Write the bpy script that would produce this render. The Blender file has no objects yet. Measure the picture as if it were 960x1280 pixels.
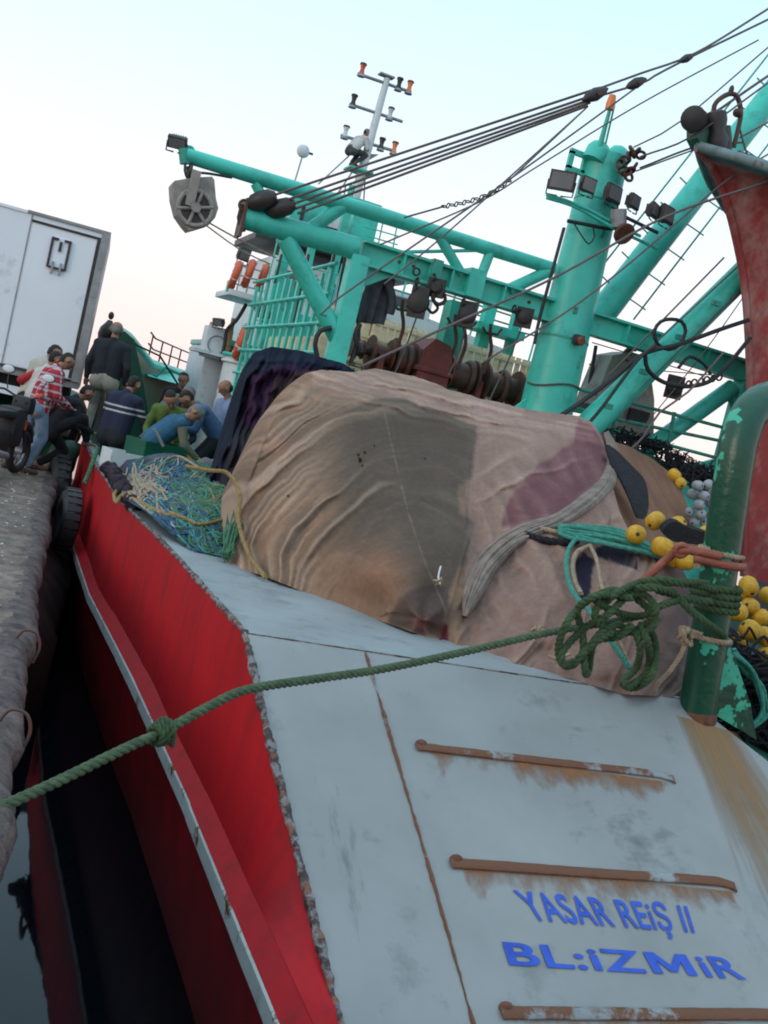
import bpy, bmesh, math, random
import numpy as np
from mathutils import Vector, Matrix, noise as mnoise
sc = bpy.context.scene
COL = sc.collection
R = math.radians
PI = math.pi
# ---------------------------------------------------------------- camera
FPX = 1280.0
ROLL, PITCH, YAW, EYE = R(13.5), R(-4.3), R(21.9), 1.62
CAM = np.array([0, 0, EYE])
FW = np.array([math.sin(YAW)*math.cos(PITCH), math.cos(YAW)*math.cos(PITCH), math.sin(PITCH)])
_r0 = np.array([math.cos(YAW), -math.sin(YAW), 0.0]); _u0 = np.cross(_r0, FW)
RT = math.cos(ROLL)*_r0 + math.sin(ROLL)*_u0
UP = math.cos(ROLL)*_u0 - math.sin(ROLL)*_r0
cd = bpy.data.cameras.new('camera'); cam = bpy.data.objects.new('camera', cd); COL.objects.link(cam)
cd.sensor_fit = 'VERTICAL'; cd.sensor_height = 36; cd.sensor_width = 27; cd.lens = 36
cd.clip_start = 0.05; cd.clip_end = 9000
cam.matrix_world = Matrix(((RT[0], UP[0], -FW[0], CAM[0]), (RT[1], UP[1], -FW[1], CAM[1]), (RT[2], UP[2], -FW[2], CAM[2]), (0, 0, 0, 1)))
sc.camera = cam
# ---------------------------------------------------------------- light: dusk sky just after sunset, very soft glow
SUN_EL, SUN_AZ = R(14), R(-112)
w = bpy.data.worlds.new('World'); sc.world = w; w.use_nodes = True
nt = w.node_tree; nt.nodes.clear()
def N(nt, t, **k):
    n = nt.nodes.new(t)
    for a, b in k.items(): setattr(n, a, b)
    return n
out = N(nt, 'ShaderNodeOutputWorld'); bg = N(nt, 'ShaderNodeBackground'); bg.inputs['Strength'].default_value = 0.1
sky = N(nt, 'ShaderNodeTexSky', sky_type='NISHITA', sun_disc=False); sky.sun_elevation = SUN_EL; sky.sun_rotation = SUN_AZ
sky.air_density = 1.0; sky.dust_density = 1.0
tc = N(nt, 'ShaderNodeTexCoord'); sx = N(nt, 'ShaderNodeSeparateXYZ'); nt.links.new(tc.outputs['Generated'], sx.inputs[0])
rp = N(nt, 'ShaderNodeValToRGB'); nt.links.new(sx.outputs['Z'], rp.inputs[0])
SKY = [(0.0, (9.0, 7.0, 7.0)), (0.05, (9.2, 7.4, 7.2)), (0.11, (9.0, 8.1, 8.0)), (0.18, (8.4, 8.5, 8.8)), (0.3, (7.1, 8.6, 9.6)), (0.46, (5.4, 8.2, 10.2)), (0.7, (6.8, 9.6, 11.6)), (1.0, (8.4, 11.2, 13.4))]
cr = rp.color_ramp
while len(cr.elements) < len(SKY): cr.elements.new(0.5)
for e, (p, c) in zip(cr.elements, SKY): e.position = p; e.color = (*[v/16.0 for v in c], 1)
ml = N(nt, 'ShaderNodeVectorMath', operation='SCALE'); ml.inputs['Scale'].default_value = 16.0; nt.links.new(rp.outputs[0], ml.inputs[0])
mx = N(nt, 'ShaderNodeMix', data_type='RGBA'); mx.inputs[0].default_value = 0.88
nt.links.new(sky.outputs[0], mx.inputs[6]); nt.links.new(ml.outputs[0], mx.inputs[7])
# the western half (ahead) still glows, the sky behind the viewer is duller
dv = N(nt, 'ShaderNodeVectorMath', operation='DOT_PRODUCT'); dv.inputs[1].default_value = (math.sin(R(10)), math.cos(R(10)), 0); nt.links.new(tc.outputs['Generated'], dv.inputs[0])
dm = N(nt, 'ShaderNodeMapRange'); dm.inputs[1].default_value = -.7; dm.inputs[2].default_value = .55; dm.inputs[3].default_value = .88; dm.inputs[4].default_value = 1.0; nt.links.new(dv.outputs['Value'], dm.inputs[0])
ds = N(nt, 'ShaderNodeVectorMath', operation='SCALE'); nt.links.new(mx.outputs[2], ds.inputs[0]); nt.links.new(dm.outputs[0], ds.inputs['Scale'])
nt.links.new(ds.outputs[0], bg.inputs['Color']); nt.links.new(bg.outputs[0], out.inputs[0])
sl = bpy.data.lights.new('sun', 'SUN'); sl.energy = 0.5; sl.angle = R(25); sl.color = (1.0, 0.86, 0.74)
so = bpy.data.objects.new('sun', sl); COL.objects.link(so)
sd = Vector((math.sin(SUN_AZ)*math.cos(SUN_EL), math.cos(SUN_AZ)*math.cos(SUN_EL), math.sin(SUN_EL)))
so.rotation_euler = sd.to_track_quat('Z', 'Y').to_euler()
sc.view_settings.view_transform = 'Standard'; sc.view_settings.look = 'None'; sc.view_settings.gamma = 1
sc.view_settings.use_curve_mapping = False; sc.view_settings.exposure = 0.42
sc.cycles.filter_width = 1.9; sc.cycles.max_bounces = 5; sc.cycles.transparent_max_bounces = 12
sc.cycles.use_denoising = True
# ---------------------------------------------------------------- geometry from the surveyed view: pixel + known plane -> world point
def ray(px, py): return (FW*FPX + RT*(px-480) + UP*(640-py))/FPX
def atY(px, py, Y): d = ray(px, py); return CAM + d*(Y/d[1])
def atX(px, py, X): d = ray(px, py); return CAM + d*(X/d[0])
def atZ(px, py, Z): d = ray(px, py); return CAM + d*((Z-EYE)/d[2])
SZ = 0.42                                   # height of the stern plating above the quay
KP = atZ(305, 790, SZ); RAMP_N = np.array([0, -.52, 1.0])
def onramp(px, py, off=0.0):
    d = ray(px, py); q = CAM + d*(np.dot(KP-CAM, RAMP_N)/np.dot(d, RAMP_N)); return q + off*RAMP_N/np.linalg.norm(RAMP_N)
def V(p): return Vector([float(a) for a in p])
def lp(pts, Y):                              # list of (px,py[,Y]) -> points
    r = []
    for p in pts: r.append(V(atY(p[0], p[1], p[2] if len(p) > 2 else Y)))
    return r
# numpy noise
def _h(ix, iy, s):
    n = (ix.astype(np.int64)*374761393 + iy.astype(np.int64)*668265263 + s*1442695041) & 0xffffffff
    n = ((n ^ (n >> 13))*1274126177) & 0xffffffff
    return ((n ^ (n >> 16)) & 0xffff)/65535.0
def vn(x, y, s=0):
    x = np.asarray(x, float); y = np.asarray(y, float); x, y = np.broadcast_arrays(x, y)
    ix = np.floor(x); iy = np.floor(y); fx = x-ix; fy = y-iy; fx = fx*fx*(3-2*fx); fy = fy*fy*(3-2*fy)
    a = _h(ix, iy, s); b = _h(ix+1, iy, s); c = _h(ix, iy+1, s); d = _h(ix+1, iy+1, s)
    return (a*(1-fx)+b*fx)*(1-fy)+(c*(1-fx)+d*fx)*fy
def fbm(x, y, s=0, o=3):
    r = 0; a = .5; t = 0
    for i in range(o): r = r+a*vn(np.asarray(x)*2**i, np.asarray(y)*2**i, s+i*17); t += a; a *= .5
    return r/t
def sstep(a, b, x): t = np.clip((x-a)/(b-a), 0, 1); return t*t*(3-2*t)
class TPS:
    def __init__(s, pts):
        P = np.array([[p[0]/100, p[1]/100] for p in pts]); v = np.array([p[2] for p in pts]); n = len(P)
        K = s.k(np.linalg.norm(P[:, None]-P[None], axis=2))+np.eye(n)*.02
        A = np.zeros((n+3, n+3)); A[:n, :n] = K; A[:n, n] = 1; A[:n, n+1:] = P; A[n, :n] = 1; A[n+1:, :n] = P.T
        s.w = np.linalg.solve(A, np.concatenate([v, np.zeros(3)])); s.P = P
    def k(s, r): return np.where(r > 1e-9, r*r*np.log(r+1e-12), 0)
    def __call__(s, x, y):
        q = np.stack(np.broadcast_arrays(np.asarray(x, float)/100, np.asarray(y, float)/100), -1)
        r = np.linalg.norm(q[..., None, :]-s.P, axis=-1); n = len(s.P)
        return s.k(r)@s.w[:n]+s.w[n]+q@s.w[n+1:]
# ---------------------------------------------------------------- materials
def mat(name, col, rough=.6, metal=0.0, var=.25, vscale=3.0, rust=0.0, rscale=4.0, rustcol=(.16, .05, .018), bump=0.0, bscale=40.0, dirt=0.0, spec=None, stretch=(1, 1, 1), col2=None, c2scale=2.0, c2at=.55, c2w=.02):
    m = bpy.data.materials.new(name); m.use_nodes = True; t = m.node_tree; b = t.nodes['Principled BSDF']
    L = t.links.new; tc = N(t, 'ShaderNodeTexCoord'); mp = N(t, 'ShaderNodeMapping'); mp.inputs['Scale'].default_value = stretch; L(tc.outputs['Object'], mp.inputs[0])
    def nz(scale, det=5, rg=.6):
        n = N(t, 'ShaderNodeTexNoise'); n.inputs['Scale'].default_value = scale; n.inputs['Detail'].default_value = det; n.inputs['Roughness'].default_value = rg; L(mp.outputs[0], n.inputs['Vector']); return n.outputs['Fac']
    def ramp(f, a, c):
        r = N(t, 'ShaderNodeMapRange'); r.inputs[1].default_value = a; r.inputs[2].default_value = c; L(f, r.inputs[0]); return r.outputs[0]
    def mix(f, a, c):
        x = N(t, 'ShaderNodeMix', data_type='RGBA')
        if isinstance(f, float): x.inputs[0].default_value = f
        else: L(f, x.inputs[0])
        for s, v in ((6, a), (7, c)):
            if isinstance(v, tuple): x.inputs[s].default_value = (*v, 1)
            else: L(v, x.inputs[s])
        return x.outputs[2]
    lo = tuple(v*(1-var) for v in col); hi = tuple(min(1, v*(1+var)) for v in col)
    c = mix(ramp(nz(vscale), .3, .7), lo, hi)
    if col2: c = mix(ramp(nz(c2scale, 4, .65), c2at-c2w, c2at+c2w), c, col2)
    if dirt: c = mix(ramp(nz(vscale*2.3, 8, .7), .62-dirt*.25, .82), c, tuple(v*.35+.01 for v in col))
    if rust: c = mix(ramp(nz(rscale, 9, .72), .72-rust*.3, .76-rust*.28), c, rustcol)
    L(c, b.inputs['Base Color']); b.inputs['Roughness'].default_value = rough; b.inputs['Metallic'].default_value = metal
    if spec is not None: b.inputs['Specular IOR Level'].default_value = spec
    if bump:
        bp = N(t, 'ShaderNodeBump'); bp.inputs['Strength'].default_value = bump; bp.inputs['Distance'].default_value = .02
        L(nz(bscale, 4), bp.inputs['Height']); L(bp.outputs[0], b.inputs['Normal'])
    return m
M = {}
M['turq'] = mat('turquoise_paint', (.05, .52, .42), .42, var=.16, vscale=1.6, rust=.20, rscale=6, dirt=.45, bump=.2, bscale=9)
M['turqd'] = mat('worn_turquoise_paint', (.03, .30, .23), .55, var=.25, rust=.45, rscale=6, dirt=.5)
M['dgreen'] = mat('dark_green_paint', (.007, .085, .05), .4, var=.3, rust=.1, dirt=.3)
M['post'] = mat('flaking_green_paint', (.004, .062, .034), .3, var=.25, vscale=2, col2=(.05, .42, .27), c2scale=2.6, c2at=.585, c2w=.008, rust=.12, rscale=7, bump=.3, bscale=12)
M['grey'] = mat('pale_grey_paint', (.25, .258, .255), .5, var=.14, vscale=1.1, rust=.07, rscale=9, dirt=.22, bump=.12, bscale=5)
M['cap'] = mat('light_grey_plating', (.28, .30, .305), .5, var=.12, vscale=2, rust=.08, rscale=11, dirt=.4, bump=.12, bscale=6)
M['red'] = mat('red_hull_paint', (.40, .006, .011), .6, spec=.22, var=.12, vscale=1.1, rust=.08, rscale=5, rustcol=(.22, .02, .015), dirt=.45, bump=.35, bscale=3.5, stretch=(2, 2, .4))
M['redlow'] = mat('dark_red_antifouling', (.33, .007, .012), .5, var=.35, vscale=2, dirt=.4)
M['redboat'] = mat('faded_red_paint', (.36, .055, .055), .6, var=.25, vscale=2.5, col2=(.45, .25, .23), c2scale=2.6, c2at=.56, c2w=.10, dirt=.5, stretch=(1, 1, .5))
M['strake'] = mat('chipped_white_strake', (.48, .50, .48), .6, var=.12, rust=.5, rscale=5, dirt=.3)
M['edge'] = mat('chipped_weld_edge', (.27, .25, .25), .7, var=.4, vscale=16, col2=(.05, .03, .028), c2scale=16, c2at=.47, c2w=.06, rust=.6, rscale=9, rustcol=(.20, .085, .055), bump=.8, bscale=30)
M['rust'] = mat('rust', (.12, .045, .024), .85, var=.5, vscale=12, bump=.6, bscale=30)
M['rustbar'] = mat('rusty_grey_bar', (.24, .26, .27), .65, var=.15, rust=1.12, rscale=2.6, rustcol=(.14, .05, .02), bump=.4, bscale=25)
M['steel'] = mat('dark_steel', (.05, .045, .045), .5, metal=.4, var=.4, rust=.3, rscale=9)
M['wire'] = mat('weathered_wire_rope', (.13, .105, .10), .65, metal=.2, var=.3)
M['black'] = mat('black_rubber', (.018, .018, .02), .6, var=.4)
M['winch'] = mat('greasy_brown_steel', (.075, .042, .032), .6, metal=.1, var=.5, vscale=6, rust=.7, rscale=5, rustcol=(.15, .045, .025))
M['block'] = mat('black_greased_block', (.022, .018, .018), .6, var=.4, rust=.2)
M['winchred'] = mat('rusty_red_housing', (.18, .035, .028), .6, var=.3, vscale=5, dirt=.6)
M['white'] = mat('white_paint', (.62, .66, .68), .5, var=.08, dirt=.2, rust=.1, rscale=6)
M['truck'] = mat('truck_panel_white', (.80, .82, .88), .45, var=.05, vscale=.6, dirt=.08)
M['alu'] = mat('dull_aluminium', (.32, .32, .33), .5, metal=.5, var=.2, dirt=.3)
M['greybox'] = mat('weathered_grey_fibreglass', (.30, .28, .25), .7, var=.2, dirt=.5, vscale=3)
M['wood'] = mat('pale_crate_wood', (.86, .70, .48), .75, var=.15, vscale=5, stretch=(1, 1, 6))
M['woodd'] = mat('dark_crate_wood', (.22, .14, .08), .8, var=.3, vscale=5)
M['orange'] = mat('orange_plastic', (.62, .10, .035), .5, var=.12, dirt=.3)
M['yellow'] = mat('yellow_float_plastic', (.60, .33, .015), .6, var=.2, vscale=14, dirt=.8)
M['fgrey'] = mat('grey_float_plastic', (.30, .32, .34), .5, var=.2, vscale=9, dirt=.4)
M['glass'] = mat('dusty_lamp_glass', (.16, .16, .17), .25, var=.2)
M['lens_red'] = mat('red_lamp_lens', (.55, .06, .03), .3); M['lens_clear'] = mat('clear_lamp_lens', (.6, .64, .66), .3); M['lens_orange'] = mat('amber_lamp_lens', (.75, .20, .04), .3)
M['blue'] = mat('blue_lettering_paint', (.03, .085, .46), .55, var=.2, vscale=12, spec=.3, rust=.10, rscale=38, rustcol=(.20, .24, .26))
M['rope_green'] = mat('green_polypropylene_rope', (.10, .16, .085), .85, var=.35, vscale=22, bump=1.0, bscale=160, dirt=.3)
M['rope_dgreen'] = mat('dark_green_rope', (.06, .115, .045), .85, var=.3, vscale=22, bump=1.0, bscale=160)
M['rope_turq'] = mat('turquoise_rope', (.06, .32, .25), .75, var=.3, vscale=30, bump=.8, bscale=150)
M['rope_beige'] = mat('beige_rope', (.42, .31, .21), .8, var=.3, vscale=25, bump=.8, bscale=150)
M['rope_tan'] = mat('tan_rope', (.36, .23, .09), .8, var=.3, vscale=25, bump=.8, bscale=150)
M['rope_rust'] = mat('red_brown_hose', (.26, .075, .045), .65, var=.25, vscale=12, bump=.4, bscale=60)
M['rope_blue'] = mat('blue_twine', (.03, .085, .15), .8, var=.4, vscale=25)
M['rope_mint'] = mat('mint_green_twine', (.05, .15, .08), .8, var=.4, vscale=20)
M['netblack'] = mat('black_netting', (.012, .012, .016), .95, var=.5, vscale=20, bump=1, bscale=50)
M['navy'] = mat('navy_canvas', (.010, .013, .028), .85, var=.4, vscale=4)
M['jacket'] = mat('grey_work_jacket', (.055, .06, .07), .85, var=.3, vscale=8)
M['concrete'] = mat('stained_quay_concrete', (.21, .160, .125), .9, var=.35, vscale=1.8, col2=(.07, .055, .05), c2scale=5, c2at=.56, c2w=.12, dirt=.7, bump=.9, bscale=26)
M['darkwall'] = mat('blackened_quay_wall', (.010, .008, .008), .5, var=.5, vscale=4, bump=.6, bscale=12)  # quay wall blackened so the gap beside the hull stays dark
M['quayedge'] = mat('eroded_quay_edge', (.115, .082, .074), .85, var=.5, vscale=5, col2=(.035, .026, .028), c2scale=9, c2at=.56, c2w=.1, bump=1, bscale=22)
def vcol_mat(name, rough=.95, cell=180.0, streak=1.0):
    m = bpy.data.materials.new(name); m.use_nodes = True; t = m.node_tree; b = t.nodes['Principled BSDF']; L = t.links.new
    a = N(t, 'ShaderNodeAttribute', attribute_name='Col'); uv = N(t, 'ShaderNodeUVMap')
    mp = N(t, 'ShaderNodeMapping'); mp.inputs['Scale'].default_value = (34, 5, 1); L(uv.outputs[0], mp.inputs[0])
    n = N(t, 'ShaderNodeTexNoise'); n.inputs['Scale'].default_value = 1.0; n.inputs['Detail'].default_value = 6; L(mp.outputs[0], n.inputs['Vector'])
    r = N(t, 'ShaderNodeMapRange'); r.inputs[1].default_value = .25; r.inputs[2].default_value = .75; r.inputs[3].default_value = 1-.09*streak; r.inputs[4].default_value = 1+.09*streak; L(n.outputs[0], r.inputs[0])
    tc = N(t, 'ShaderNodeTexCoord'); n2 = N(t, 'ShaderNodeTexNoise'); n2.inputs['Scale'].default_value = 22; n2.inputs['Detail'].default_value = 9; n2.inputs['Roughness'].default_value = .75; L(tc.outputs['Object'], n2.inputs['Vector'])
    r2 = N(t, 'ShaderNodeMapRange'); r2.inputs[1].default_value = .3; r2.inputs[2].default_value = .7; r2.inputs[3].default_value = .82; r2.inputs[4].default_value = 1.16; L(n2.outputs[0], r2.inputs[0])
    v = N(t, 'ShaderNodeVectorMath', operation='SCALE'); L(a.outputs['Color'], v.inputs[0]); L(r.outputs[0], v.inputs['Scale'])
    v2 = N(t, 'ShaderNodeVectorMath', operation='SCALE'); L(v.outputs[0], v2.inputs[0]); L(r2.outputs[0], v2.inputs['Scale'])
    uv2 = N(t, 'ShaderNodeUVMap', uv_map='Weave'); wv = N(t, 'ShaderNodeTexWave', wave_type='BANDS', bands_direction='Y'); wv.inputs['Scale'].default_value = 1.0; wv.inputs['Distortion'].default_value = 3.0; wv.inputs['Detail'].default_value = 2; wv.inputs['Detail Scale'].default_value = .15; L(uv2.outputs[0], wv.inputs['Vector'])
    r3 = N(t, 'ShaderNodeMapRange'); r3.inputs[3].default_value = .82; r3.inputs[4].default_value = 1.18; L(wv.outputs['Fac'], r3.inputs[0])
    v3 = N(t, 'ShaderNodeVectorMath', operation='SCALE'); L(v2.outputs[0], v3.inputs[0]); L(r3.outputs[0], v3.inputs['Scale']); v2 = v3
    L(v2.outputs[0], b.inputs['Base Color']); b.inputs['Roughness'].default_value = rough; b.inputs['Specular IOR Level'].default_value = .15
    vo = N(t, 'ShaderNodeTexVoronoi'); vo.inputs['Scale'].default_value = cell*.55; L(tc.outputs['Object'], vo.inputs['Vector'])
    ad = N(t, 'ShaderNodeMath', operation='MULTIPLY_ADD'); ad.inputs[1].default_value = .35; L(vo.outputs['Distance'], ad.inputs[0]); L(n.outputs[0], ad.inputs[2])
    bp = N(t, 'ShaderNodeBump'); bp.inputs['Strength'].default_value = .4; bp.inputs['Distance'].default_value = .008; L(ad.outputs[0], bp.inputs['Height']); L(bp.outputs[0], b.inputs['Normal'])
    return m
M['net'] = vcol_mat('fine_mesh_netting')
# ---------------------------------------------------------------- object helpers
def org(o):
    p = Vector((0, 0, 0))
    while o is not None: p = p + o.location; o = o.parent
    return p
def link(name, me, parent=None):
    o = bpy.data.objects.new(name, me); COL.objects.link(o)
    if parent is not None: o.parent = parent
    return o
def tag(o, label=None, cat=None, group=None, kind=None):
    if label: o['label'] = label
    if cat: o['category'] = cat
    if group: o['group'] = group
    if kind: o['kind'] = kind
    return o
def thing(name, label, cat, loc, group=None):
    o = bpy.data.objects.new(name, None); COL.objects.link(o); o.location = V(loc); o.empty_display_size = .1
    return tag(o, label, cat, group)
def copy_tree(o, parent=None):
    c = o.copy(); COL.objects.link(c)
    if parent is not None: c.parent = parent
    for ch in [x for x in bpy.data.objects if x.parent == o and x is not c]: copy_tree(ch, c)
    return c
class MB:
    def __init__(s): s.v = []; s.f = []
    def add(s, vs, fs):
        b = len(s.v); s.v += [Vector(v) for v in vs]; s.f += [tuple(b+i for i in f) for f in fs]; return s
    def box(s, c, size, ax=None, bev=0.0):
        c = Vector(c); hx, hy, hz = [a/2 for a in size]
        X, Y, Z = ax if ax else (Vector((1, 0, 0)), Vector((0, 1, 0)), Vector((0, 0, 1)))
        if bev <= 0:
            vs = [c+X*(i*hx)+Y*(j*hy)+Z*(k*hz) for i in (-1, 1) for j in (-1, 1) for k in (-1, 1)]
            return s.add(vs, [(0, 1, 3, 2), (4, 6, 7, 5), (0, 4, 5, 1), (2, 3, 7, 6), (0, 2, 6, 4), (1, 5, 7, 3)])
        bm = bmesh.new(); bmesh.ops.create_cube(bm, size=1)
        for v in bm.verts: v.co = Vector((v.co.x*2*hx, v.co.y*2*hy, v.co.z*2*hz))
        bmesh.ops.bevel(bm, geom=bm.edges[:], offset=bev, segments=2, affect='EDGES', profile=.6)
        vs = [c+X*v.co.x+Y*v.co.y+Z*v.co.z for v in bm.verts]; bm.verts.index_update(); fs = [tuple(v.index for v in f.verts) for f in bm.faces]; bm.free()
        return s.add(vs, fs)
    def tube(s, pts, r, n=10, caps=True, closed=False):
        pts = [Vector(p) for p in pts]; m = len(pts); rs = r if isinstance(r, (list, tuple)) else [r]*m
        rings = []; prev = None
        for i, p in enumerate(pts):
            if closed: t = pts[(i+1) % m]-pts[i-1]
            else: t = pts[min(i+1, m-1)]-pts[max(i-1, 0)]
            t.normalize()
            if prev is None: u = t.cross(Vector((0, 0, 1))); u = u if u.length > .05 else t.cross(Vector((1, 0, 0)))
            else: u = prev-t*prev.dot(t)
            u.normalize(); prev = u; v = t.cross(u)
            rings.append([p+(u*math.cos(2*PI*k/n)+v*math.sin(2*PI*k/n))*rs[i] for k in range(n)])
        b = len(s.v)
        for rg in rings: s.v += rg
        for i in range(m if closed else m-1):
            a0 = b+i*n; a1 = b+((i+1) % m)*n
            for k in range(n): s.f.append((a0+k, a0+(k+1) % n, a1+(k+1) % n, a1+k))
        if caps and not closed: s.f.append(tuple(b+k for k in reversed(range(n)))); s.f.append(tuple(b+(m-1)*n+k for k in range(n)))
        return s
    def cyl(s, a, b, r, n=16, r2=None): return s.tube([a, b], [r, r if r2 is None else r2], n)
    def ell(s, c, rad, ax=None, nu=14, nv=9):
        c = Vector(c); X, Y, Z = ax if ax else (Vector((1, 0, 0)), Vector((0, 1, 0)), Vector((0, 0, 1))); vs = []; fs = []
        for j in range(nv+1):
            ph = PI*j/nv
            for i in range(nu):
                th = 2*PI*i/nu; vs.append(c+X*(rad[0]*math.sin(ph)*math.cos(th))+Y*(rad[1]*math.sin(ph)*math.sin(th))+Z*(rad[2]*math.cos(ph)))
        for j in range(nv):
            for i in range(nu): fs.append((j*nu+i, (j+1)*nu+i, (j+1)*nu+(i+1) % nu, j*nu+(i+1) % nu))
        return s.add(vs, fs)
    def prism(s, poly, d):                                  # polygon (3-D points) extruded by vector d
        n = len(poly); p = [Vector(q) for q in poly]; d = Vector(d)
        return s.add(p+[q+d for q in p], [tuple(range(n))[::-1], tuple(range(n, 2*n))]+[(i, (i+1) % n, n+(i+1) % n, n+i) for i in range(n)])
    def lathe(s, a, b, prof, n=18):                          # prof: (t 0..1 along a-b, radius)
        a = Vector(a); b = Vector(b); return s.tube([a.lerp(b, t) for t, r in prof], [r for t, r in prof], n)
    def torus(s, c, nrm, Rr, r, n=28, k=10):
        c = Vector(c); nrm = Vector(nrm).normalized(); u = nrm.orthogonal().normalized(); v = nrm.cross(u)
        return s.tube([c+(u*math.cos(2*PI*i/n)+v*math.sin(2*PI*i/n))*Rr for i in range(n)], r, k, closed=True)
    def build(s, name, m, parent=None, smooth=True, loc=None, fix=True):
        o_ = org(parent) if parent is not None else None
        if parent is None:
            if loc is not None: o_ = Vector(loc)
            else:
                xs = [v.x for v in s.v]; ys = [v.y for v in s.v]; zs = [v.z for v in s.v]
                o_ = Vector(((min(xs)+max(xs))/2, (min(ys)+max(ys))/2, min(zs)))
        me = bpy.data.meshes.new(name); me.from_pydata([v-o_ for v in s.v], [], s.f)
        if fix:
            bm = bmesh.new(); bm.from_mesh(me); bmesh.ops.recalc_face_normals(bm, faces=bm.faces); bm.to_mesh(me); bm.free()
        me.materials.append(M[m] if isinstance(m, str) else m)
        if smooth: me.polygons.foreach_set('use_smooth', [True]*len(me.polygons)); me.set_sharp_from_angle(angle=R(38))
        o = link(name, me, parent)
        if parent is None: o.location = o_
        return o
def crom(pts, step=.03, closed=False):
    P = [Vector(p) for p in pts]; n = len(P); res = []
    for i in range(n if closed else n-1):
        if closed: a, b, c, d = P[i-1], P[i], P[(i+1) % n], P[(i+2) % n]
        else: a = P[i-1] if i else P[0]*2-P[1]; b = P[i]; c = P[i+1]; d = P[i+2] if i+2 < n else P[-1]*2-P[-2]
        k = max(2, int((c-b).length/step))
        for j in range(k):
            t = j/k; res.append(.5*((2*b)+(c-a)*t+(2*a-5*b+4*c-d)*t*t+(3*b-a-3*c+d)*t**3))
    if not closed: res.append(P[-1])
    return res
def laid(mb, pts, r, pitch=None, strands=3, n=7, step=None, closed=False):   # twisted rope of real strands
    pitch = pitch or r*5; step = step or r*.45; c = crom(pts, step, closed); s = 0; prev = None; T = []
    for i, p in enumerate(c):
        t = (c[min(i+1, len(c)-1)]-c[max(i-1, 0)])
        if t.length < 1e-7: t = Vector((0, 0, 1))
        t.normalize()
        if prev is None: u = t.orthogonal().normalized()
        else: u = (prev-t*prev.dot(t)).normalized()
        prev = u; v = t.cross(u)
        if i: s += (c[i]-c[i-1]).length
        T.append((p, u, v, s))
    for k in range(strands):
        mb.tube([p+(u*math.cos(2*PI*(s/pitch+k/strands))+v*math.sin(2*PI*(s/pitch+k/strands)))*r*.5 for p, u, v, s in T], r*.56, n)
    return mb
def sheet(name, G, m, parent=None, cols=None, uvs=None, smooth=True, loc=None, weave=None):
    G = np.asarray(G, float); a, b = G.shape[:2]; o_ = org(parent) if parent is not None else (Vector(loc) if loc is not None else V(np.array([G[..., 0].mean(), G[..., 1].mean(), G[..., 2].min()])))
    v = (G.reshape(-1, 3)-np.array(o_)); idx = np.arange(a*b).reshape(a, b)
    f = np.stack([idx[:-1, :-1], idx[1:, :-1], idx[1:, 1:], idx[:-1, 1:]], -1).reshape(-1, 4)
    me = bpy.data.meshes.new(name); me.from_pydata(v.tolist(), [], f.tolist())
    if cols is not None:
        at = me.color_attributes.new('Col', 'FLOAT_COLOR', 'POINT'); c4 = np.ones((a*b, 4), np.float32); c4[:, :3] = cols.reshape(-1, 3); at.data.foreach_set('color', c4.ravel())
    if uvs is not None:
        ul = me.uv_layers.new(name='UVMap'); li = np.zeros(len(me.loops), np.int32); me.loops.foreach_get('vertex_index', li); ul.data.foreach_set('uv', uvs.reshape(-1, 2)[li].astype(np.float32).ravel())
    if weave is not None:
        ul = me.uv_layers.new(name='Weave'); li = np.zeros(len(me.loops), np.int32); me.loops.foreach_get('vertex_index', li); ul.data.foreach_set('uv', weave.reshape(-1, 2)[li].astype(np.float32).ravel())
    me.materials.append(M[m] if isinstance(m, str) else m)
    if smooth: me.polygons.foreach_set('use_smooth', [True]*len(me.polygons))
    o = link(name, me, parent)
    if parent is None: o.location = o_
    return o
def stripe(px0, px1, Y, r, n=8): return MB().cyl(V(atY(*px0, Y)), V(atY(*px1, Y)), r, n)
# ================================================================ SETTING
WZ = -1.6
def qedge(Y): return .125+.0635*Y
m = bpy.data.materials.new('harbour_water'); m.use_nodes = True; t = m.node_tree; b = t.nodes['Principled BSDF']
b.inputs['Base Color'].default_value = (.003, .005, .008, 1); b.inputs['Roughness'].default_value = .03; b.inputs['IOR'].default_value = 1.33
n = N(t, 'ShaderNodeTexNoise'); n.inputs['Scale'].default_value = 1.3; n.inputs['Detail'].default_value = 3; tcx = N(t, 'ShaderNodeTexCoord'); t.links.new(tcx.outputs['Object'], n.inputs['Vector'])
bp = N(t, 'ShaderNodeBump'); bp.inputs['Strength'].default_value = .06; bp.inputs['Distance'].default_value = .03; t.links.new(n.outputs[0], bp.inputs['Height']); t.links.new(bp.outputs[0], b.inputs['Normal']); M['water'] = m
o = MB().add([(-3000, -400, WZ), (4000, -400, WZ), (4000, 7000, WZ), (-3000, 7000, WZ)], [(0, 1, 2, 3)]).build('water', 'water', smooth=False); tag(o, kind='structure')
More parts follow.
